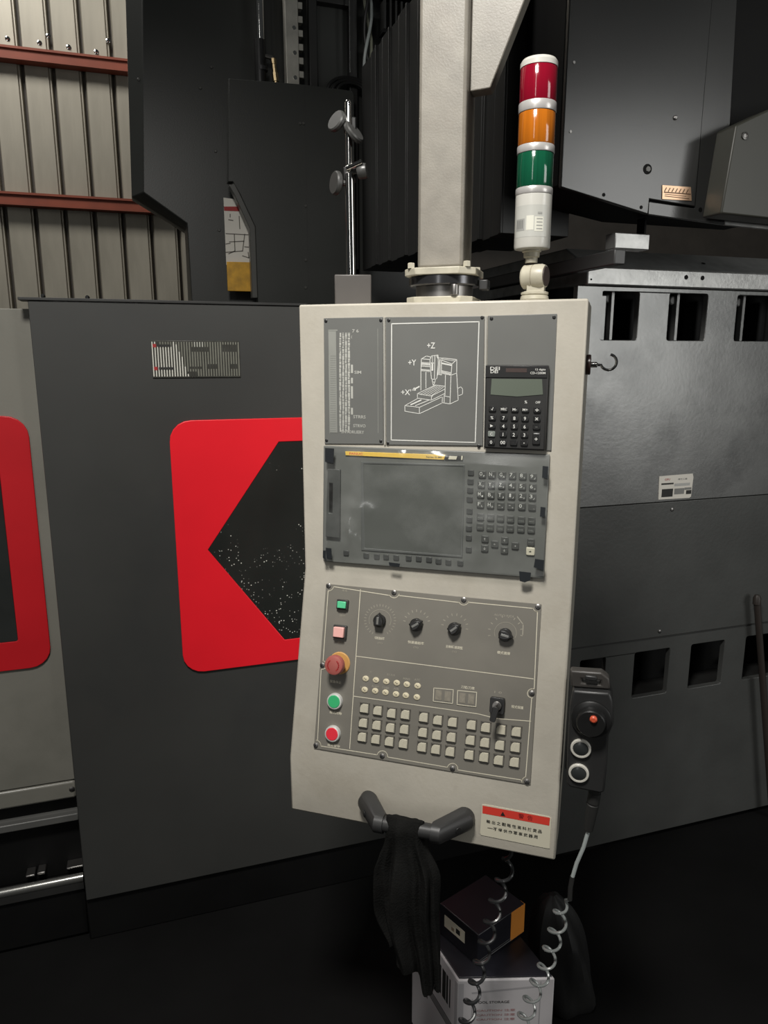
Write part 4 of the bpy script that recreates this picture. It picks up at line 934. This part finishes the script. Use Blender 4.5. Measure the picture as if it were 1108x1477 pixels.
disc(485, 264, .020, (-.9, -.45, .05), .010, knob_m, 'clamp_knob')
disc(523, 247, .013, (.8, -.2, .1), .016, knob_m, 'clamp_knob')
for py in (178, 250):
    c = ip(504.5, py); spart('clamp_block', MB().box(c.x - .011, c.x + .011, c.y, c.y + .024, c.z - .011, c.z + .011), black_pl, .002)
c = ip(511, 240); d0, d1 = ip(500, 243, iy + .016), ip(522, 233, iy + .016)
spart('cross_rod', MB().cyl(d0, d1, .0042, n=14), chrome)
# --- magnetic hook
hy = .05; hk = Thing('magnetic_hook', 'magnetic steel hook stuck to the right side of the pendant', 'hook', MP @ Matrix.Translation((PW, hy, up(850, 526, hy)[1])))
def hkp(name, mb, mats, bev=0): return hk.part(name, mb, mats, bev, world=False)
hkp('magnet', MB().lathe([(.0165, .0003), (.0165, .0065), (.015, .0075)], (0, 0, 0), (1, 0, 0), 28), mat('magnet_brown', (.035, .018, .016), .3))
hkp('ferrule', MB().lathe([(.0045, .0075), (.0045, .017), (.0035, .018)], (0, 0, 0), (1, 0, 0), 16), chrome)
kx = .0012
pts = [(.017, 0, 0), (.022, 0, -.0005)] + [(.0355 + .0125 * math.cos(R(a)), 0, .004 + .0125 * math.sin(R(a))) for a in range(200, 455, 15)]
hkp('hook', MB().tube(pts, .0023, 10), chrome)
# --- handwheel pendant
WYp = -.085
def WP(px, py, y=WYp): x, z = up(px, py, y); return (x, z)
hx, hz = WP(846, 1140)
hp = Thing('handwheel_pendant', 'black handwheel pendant with dial and two buttons, hung right of the control pendant', 'remote', MP @ Matrix.Translation((hx, WYp + .03, hz)))
def hpart(name, mb, mats, bev=0, parent=None, label=None): return hp.part(name, MBw(mb), mats, bev, parent, label)
outl = [(826, 996), (880, 1000), (884, 1012), (885, 1045), (878, 1062), (876, 1100), (872, 1143), (866, 1145), (822, 1136), (816.5, 1130), (818.5, 1080), (822, 1020)]
hb = hpart('body', MB().plate([WP(*p) for p in outl], WYp, WYp + .045), dkgrey_pl, .004)
hpart('back_shell', MB().plate([WP(x - 4 if x < 830 else x - 3, y) for x, y in outl], WYp + .0455, WYp + .062), soft_black, .003)
hol = [WP(x, y) for x, y in ((839, 983), (866, 986), (867, 993), (839, 990))]
hpart('hanger', MB().plate([WP(*p) for p in ((822, 971), (868, 974), (879, 983), (881, 999), (823, 995))], WYp + .010, WYp + .030, [hol]), mat('hanger_grey', (.05, .046, .042), .45), .003)
hpart('hanger_catch', MB().plate([WP(x, y, WYp + .004) for x, y in ((844, 974), (861, 976), (861, 983), (844, 981))], WYp + .003, WYp + .0095), dkgrey_pl, .002)
dc = WP(853, 1036); dialc = Vector((dc[0], WYp, dc[1]))
hpart('dial', MB().lathe([(.0315, .0003), (.0315, .005), (.0290, .007), (.0235, .008), (.0225, .020), (.021, .022)], dialc, (0, -1, 0), 40), black_pl)
hpart('dial_dot', MB().lathe([(.0058, 0), (.0058, .003), (.0035, .005)], dialc + Vector((.0035, -.0221, .0105)), (0, -1, 0), 16), dot_red, label='orange red finger knob on the dial')
ring_w = mat('button_ring', (.62, .6, .54), .35)
for px, py in ((838, 1078.5), (835, 1114)):
    c = WP(px, py); b = MB().lathe([(.0165, .0003), (.0165, .004), (.0155, .005), (.0128, .005), (.0125, .002)], (c[0], WYp, c[1]), (0, -1, 0), 32, 0)
    b.lathe([(.0120, .0003), (.0120, .004), (.0085, .0058)], (c[0], WYp, c[1]), (0, -1, 0), 28, 1); hpart('push_button', b, [ring_w, mat('button_dark', (.035, .038, .038), .25)])
e0, e1 = WP(858, 1143, WYp + .022), WP(849, 1198, WYp + .022)
A0, A1 = Vector((e0[0], WYp + .022, e0[1])), Vector((e1[0], WYp + .022, e1[1])); LN = (A1 - A0).length
hpart('strain_relief', MB().lathe([(.0105, .0), (.0105, .018), (.0088, .019), (.0088, .021), (.0105, .022), (.0075, LN - .002), (.006, LN)], A0, A1 - A0, 18), soft_black)
br = MB().box(PW + .0006, PW + .010, -.10, -.02, up(820, 1060, -.05)[1] - .02, up(820, 1060, -.05)[1] + .05)
def helix(path, r, turns, wire, start=0, n=22, ph=0):
    P = [Vector(p) for p in path]; d = [0]
    for a, c in zip(P, P[1:]): d.append(d[-1] + (c - a).length)
    def pos(s):
        s = max(0, min(d[-1], s))
        for i in range(len(P) - 1):
            if s <= d[i + 1] or i == len(P) - 2:
                k = (s - d[i]) / (d[i + 1] - d[i]); return P[i].lerp(P[i + 1], k), (P[i + 1] - P[i]).normalized()
    out = []; N = int(turns * n)
    for i in range(N + 1):
        s = d[-1] * i / N; p, t_ = pos(s); e1_ = Vector((0, 1, 0)); e1_ = (e1_ - t_ * e1_.dot(t_)).normalized(); e2 = t_.cross(e1_)
        rr = r * min(1, i / n * 1.5); a = 2 * math.pi * i / n + ph; out.append(p + e1_ * rr * math.cos(a) + e2 * rr * math.sin(a))
    return out
def VP(px, py, y): x, z = up(px, py, y); return Vector((x, y, z))
y1_ = WYp + .022
cab = [A1, VP(842, 1222, y1_), VP(832, 1245, y1_), VP(826, 1265, y1_)]
hpart('cable', MB().tube(cab, .0034, 8), cable_grey)
cab2 = [VP(826, 1264, y1_), VP(823, 1280, y1_), VP(822, 1298, y1_)]
hpart('cable_sleeve', MB().tube(cab2, .0042, 8), soft_black)
hel = helix([VP(x, y, y1_ + .012) for x, y in ((816, 1298), (806, 1330), (796, 1365), (786, 1398), (770, 1430), (758, 1466), (744, 1500), (735, 1540), (730, 1580))], .0135, 11.5, .003)
hpart('coiled_cord', MB().tube([cab2[-1]] + hel, .0027, 8), mat('cord_grey', (.2, .215, .21), .25, coat=.5))
cbl = Thing('coiled_cable', 'dark coiled cable dropping from under the pendant past the cartons', 'cable', MP @ VP(737, 1238, .0))
yc = YB + .05
hel = helix([VP(x, y, yc) for x, y in ((738, 1225), (728, 1262), (716, 1300), (706, 1340), (697, 1375), (690, 1402), (681, 1440), (672, 1475), (664, 1520), (658, 1570))], .0125, 12, .003, ph=1.5)
cbl.part('cord', MBw(MB().tube(hel, .0034, 8)), mat('cord_dark', (.022, .023, .024), .3, coat=.25))
# --- rag on the handle
_x, _z = up(582, 1196, by_ - .01)
rc = Vector((_x, by_, fl.z + (fr2.z - fl.z) * (_x - fl.x) / (fr2.x - fl.x)))
rag = Thing('cleaning_rag', 'black cloth rag hung over the pendant handle', 'cloth', MP @ (rc + Vector((0, 0, -.25))))
b = MB(); rings = []; nn = 96
ztop_, zbot = rc.z + .0175, up(590, 1408, by_)[1]
levels = 36
def sstep(a, b_, x): x = max(0, min(1, (x - a) / (b_ - a))); return x * x * (3 - 2 * x)
for j in range(levels + 1):
    s = j / levels; z = ztop_ + (zbot - ztop_) * s
    hwid = .0335 + .020 * sstep(.10, .35, s) - .010 * sstep(.6, 1, s); hd = .0178 + .010 * sstep(.15, .45, s)
    if j == 0: hd = .005
    if j == 1: hd = .0145
    cxs = rc.x + .003 * sstep(.1, .3, s) + .018 * sstep(.55, 1, s)
    amp = .0012 + .0105 * sstep(.05, .4, s)
    ring = []
    for i in range(nn):
        a = 2 * math.pi * i / nn; f_ = .8 * math.sin(a * 7 + 1.3 * s + .5) + .55 * math.sin(a * 13 - 2 * s) + .4 * math.sin(a * 4 + 3 * s)
        lf = (1 - math.cos(a)) / 2
        zz_ = z + (s ** 3) * (.085 * lf ** 2 + .010 * math.sin(a * 3 + .8) + .008 * math.sin(a * 7))
        ring.append((cxs + (hwid + amp * .35 * f_) * math.copysign(abs(math.cos(a)) ** .8, math.cos(a)), rc.y + (hd + amp * f_) * math.copysign(abs(math.sin(a)) ** .8, math.sin(a)), zz_))
    rings.append(ring)
b.loft(rings)
rag.part('cloth', MBw(b), rag_m)
# ================================================================== cartons and bag below
ZT = .31
def fz(px, py, z=ZT): return at_z(px, py, z)
c0, c1, c2d = fz(661, 1412), fz(801, 1409), fz(595, 1312)
e1 = c1 - c0; L1 = e1.length; e1.normalize(); e2 = c2d - c0; DW = e2.length
ang = math.atan2(e1.y, e1.x)
CM = Matrix.Translation((c0.x, c0.y, 0)) @ Matrix.Rotation(ang, 4, 'Z')
e2l = Matrix.Rotation(-ang, 3, 'Z') @ e2.normalized()
SH = Matrix(((1, e2l.x, 0, 0), (0, e2l.y, 0, 0), (0, 0, 1, 0), (0, 0, 0, 1)))      # the carton leans out of square
wc = Thing('white_carton', 'white printed carton with black top, on the floor under the pendant', 'box', CM)
def wcp(name, mb, mats, bev=0, parent=None, label=None):
    mb.v = [SH @ v for v in mb.v]
    return wc.part(name, mb, mats, bev, parent, label, world=False)
wcp('carton_walls', MB().box(0, L1, 0, DW, .001, ZT - .004), carton_w, .003)
wcp('carton_top', MB().box(.004, L1 - .004, .004, DW - .004, ZT - .0035, ZT), carton_k, .001, label='black top of the carton')
b = MB()
for k in range(8): b.box(-.0004, 0, .03 + .010 * k, .034 + .010 * k + .003 * (k % 3), ZT - .10, ZT - .03, 0)
for k in range(5): b.line([], 1, 0)
for k in range(4): b.box(-.0004, 0, .01, .12, ZT - .135 - .006 * k, ZT - .132 - .006 * k, 0)
b.box(-.0004, 0, .14, .2, ZT - .12, ZT - .09, 0); b.box(-.0004, 0, .13, .15, ZT - .17, ZT - .15, 0)
b.box(-.0004, 0, .001, .012, ZT - .2, ZT - .012, 1)
b.quad(.001, .012, ZT - .25, ZT - .012, -.0004, 1); b.quad(L1 - .03, L1 - .028, ZT - .25, ZT - .01, -.0004, 1)
b.line([(.03, ZT - .035), (L1 - .035, ZT - .022)], .004, -.0004, 1); b.line([(.03, ZT - .05), (.03, ZT - .25)], .002, -.0004, 1)
b.text('TOOL STORAGE', L1 * .36, ZT - .058, .006, -.0005, 0, .07)
for k in range(3): b.text('CAUTION 注意', L1 * .40, ZT - .078 - .011 * k, .006, -.0005, 2, .08)
wcp('carton_print', b, [ink, mat('carton_grey', (.33, .32, .33), .6), mat('carton_pink', (.40, .22, .22), .6)])
zk = ZT + .0005
kz = .075
k0, k1, k2 = fz(690, 1349, zk + kz), fz(757, 1303, zk + kz), fz(632, 1304, zk + kz)
ku = k1 - k0; kl = ku.length; ku.normalize(); kd = (k2 - k0).length
KM = Matrix.Translation((k0.x, k0.y, zk)) @ Matrix.Rotation(math.atan2(ku.y, ku.x), 4, 'Z')
bk = Thing('black_carton', 'small black carton with orange corner stripe on the white carton', 'box', KM)
def bkp(name, mb, mats, bev=0, parent=None, label=None): return bk.part(name, mb, mats, bev, parent, label, world=False)
bkp('carton_body', MB().box(0, kl, 0, kd, 0, kz), carton_k, .002)
bkp('orange_band', MB().box(kl * .70, kl + .0006, -.0006, .012, .004, kz - .001), orange_m, label='orange stripe at the corner')
b = MB().box(-.0006, 0, .038, .100, .028, .056, 0).box(-.0009, -.0006, .052, .064, .036, .048, 1).box(-.0009, -.0006, .070, .078, .034, .042, 2)
bkp('paper_label', b, [label_m, ink, mat('label_brown', (.3, .22, .15), .6)], label='small white label with dark marks')
b = MB().line([(.004, .006), (kl * .72, .006)], .002, -.0007).line([(.004, .011), (kl * .70, .011)], .001, -.0007)
bkp('white_lines', b, mat('line_grey', (.2, .2, .2), .6))
# black bag behind the cartons
bagc = at_z(822, 1440, .14)
bg = Thing('black_bag', 'slumped black bag on the floor right of the cartons', 'bag', (bagc.x, bagc.y + .13, 0))
b = MB(); rings = []
for j in range(19):
    s = j / 18; z = .001 + .30 * s; r = (.075 * (1 - .3 * s ** 2)) * (1 if 0 < j else .9); r = max(.006, r * math.sqrt(max(.02, 1 - s ** 5)))
    rings.append([(bagc.x + .075 - .05 * s + r * (1 + .10 * math.sin(5 * a + 4 * s) + .05 * math.sin(9 * a)) * math.cos(a), bagc.y + .13 + r * (1 + .10 * math.sin(5 * a + 4 * s)) * math.sin(a), z) for a in (2 * math.pi * i / 28 for i in range(28))])
b.loft(rings); bg.part('bag_skin', b, bag_m)
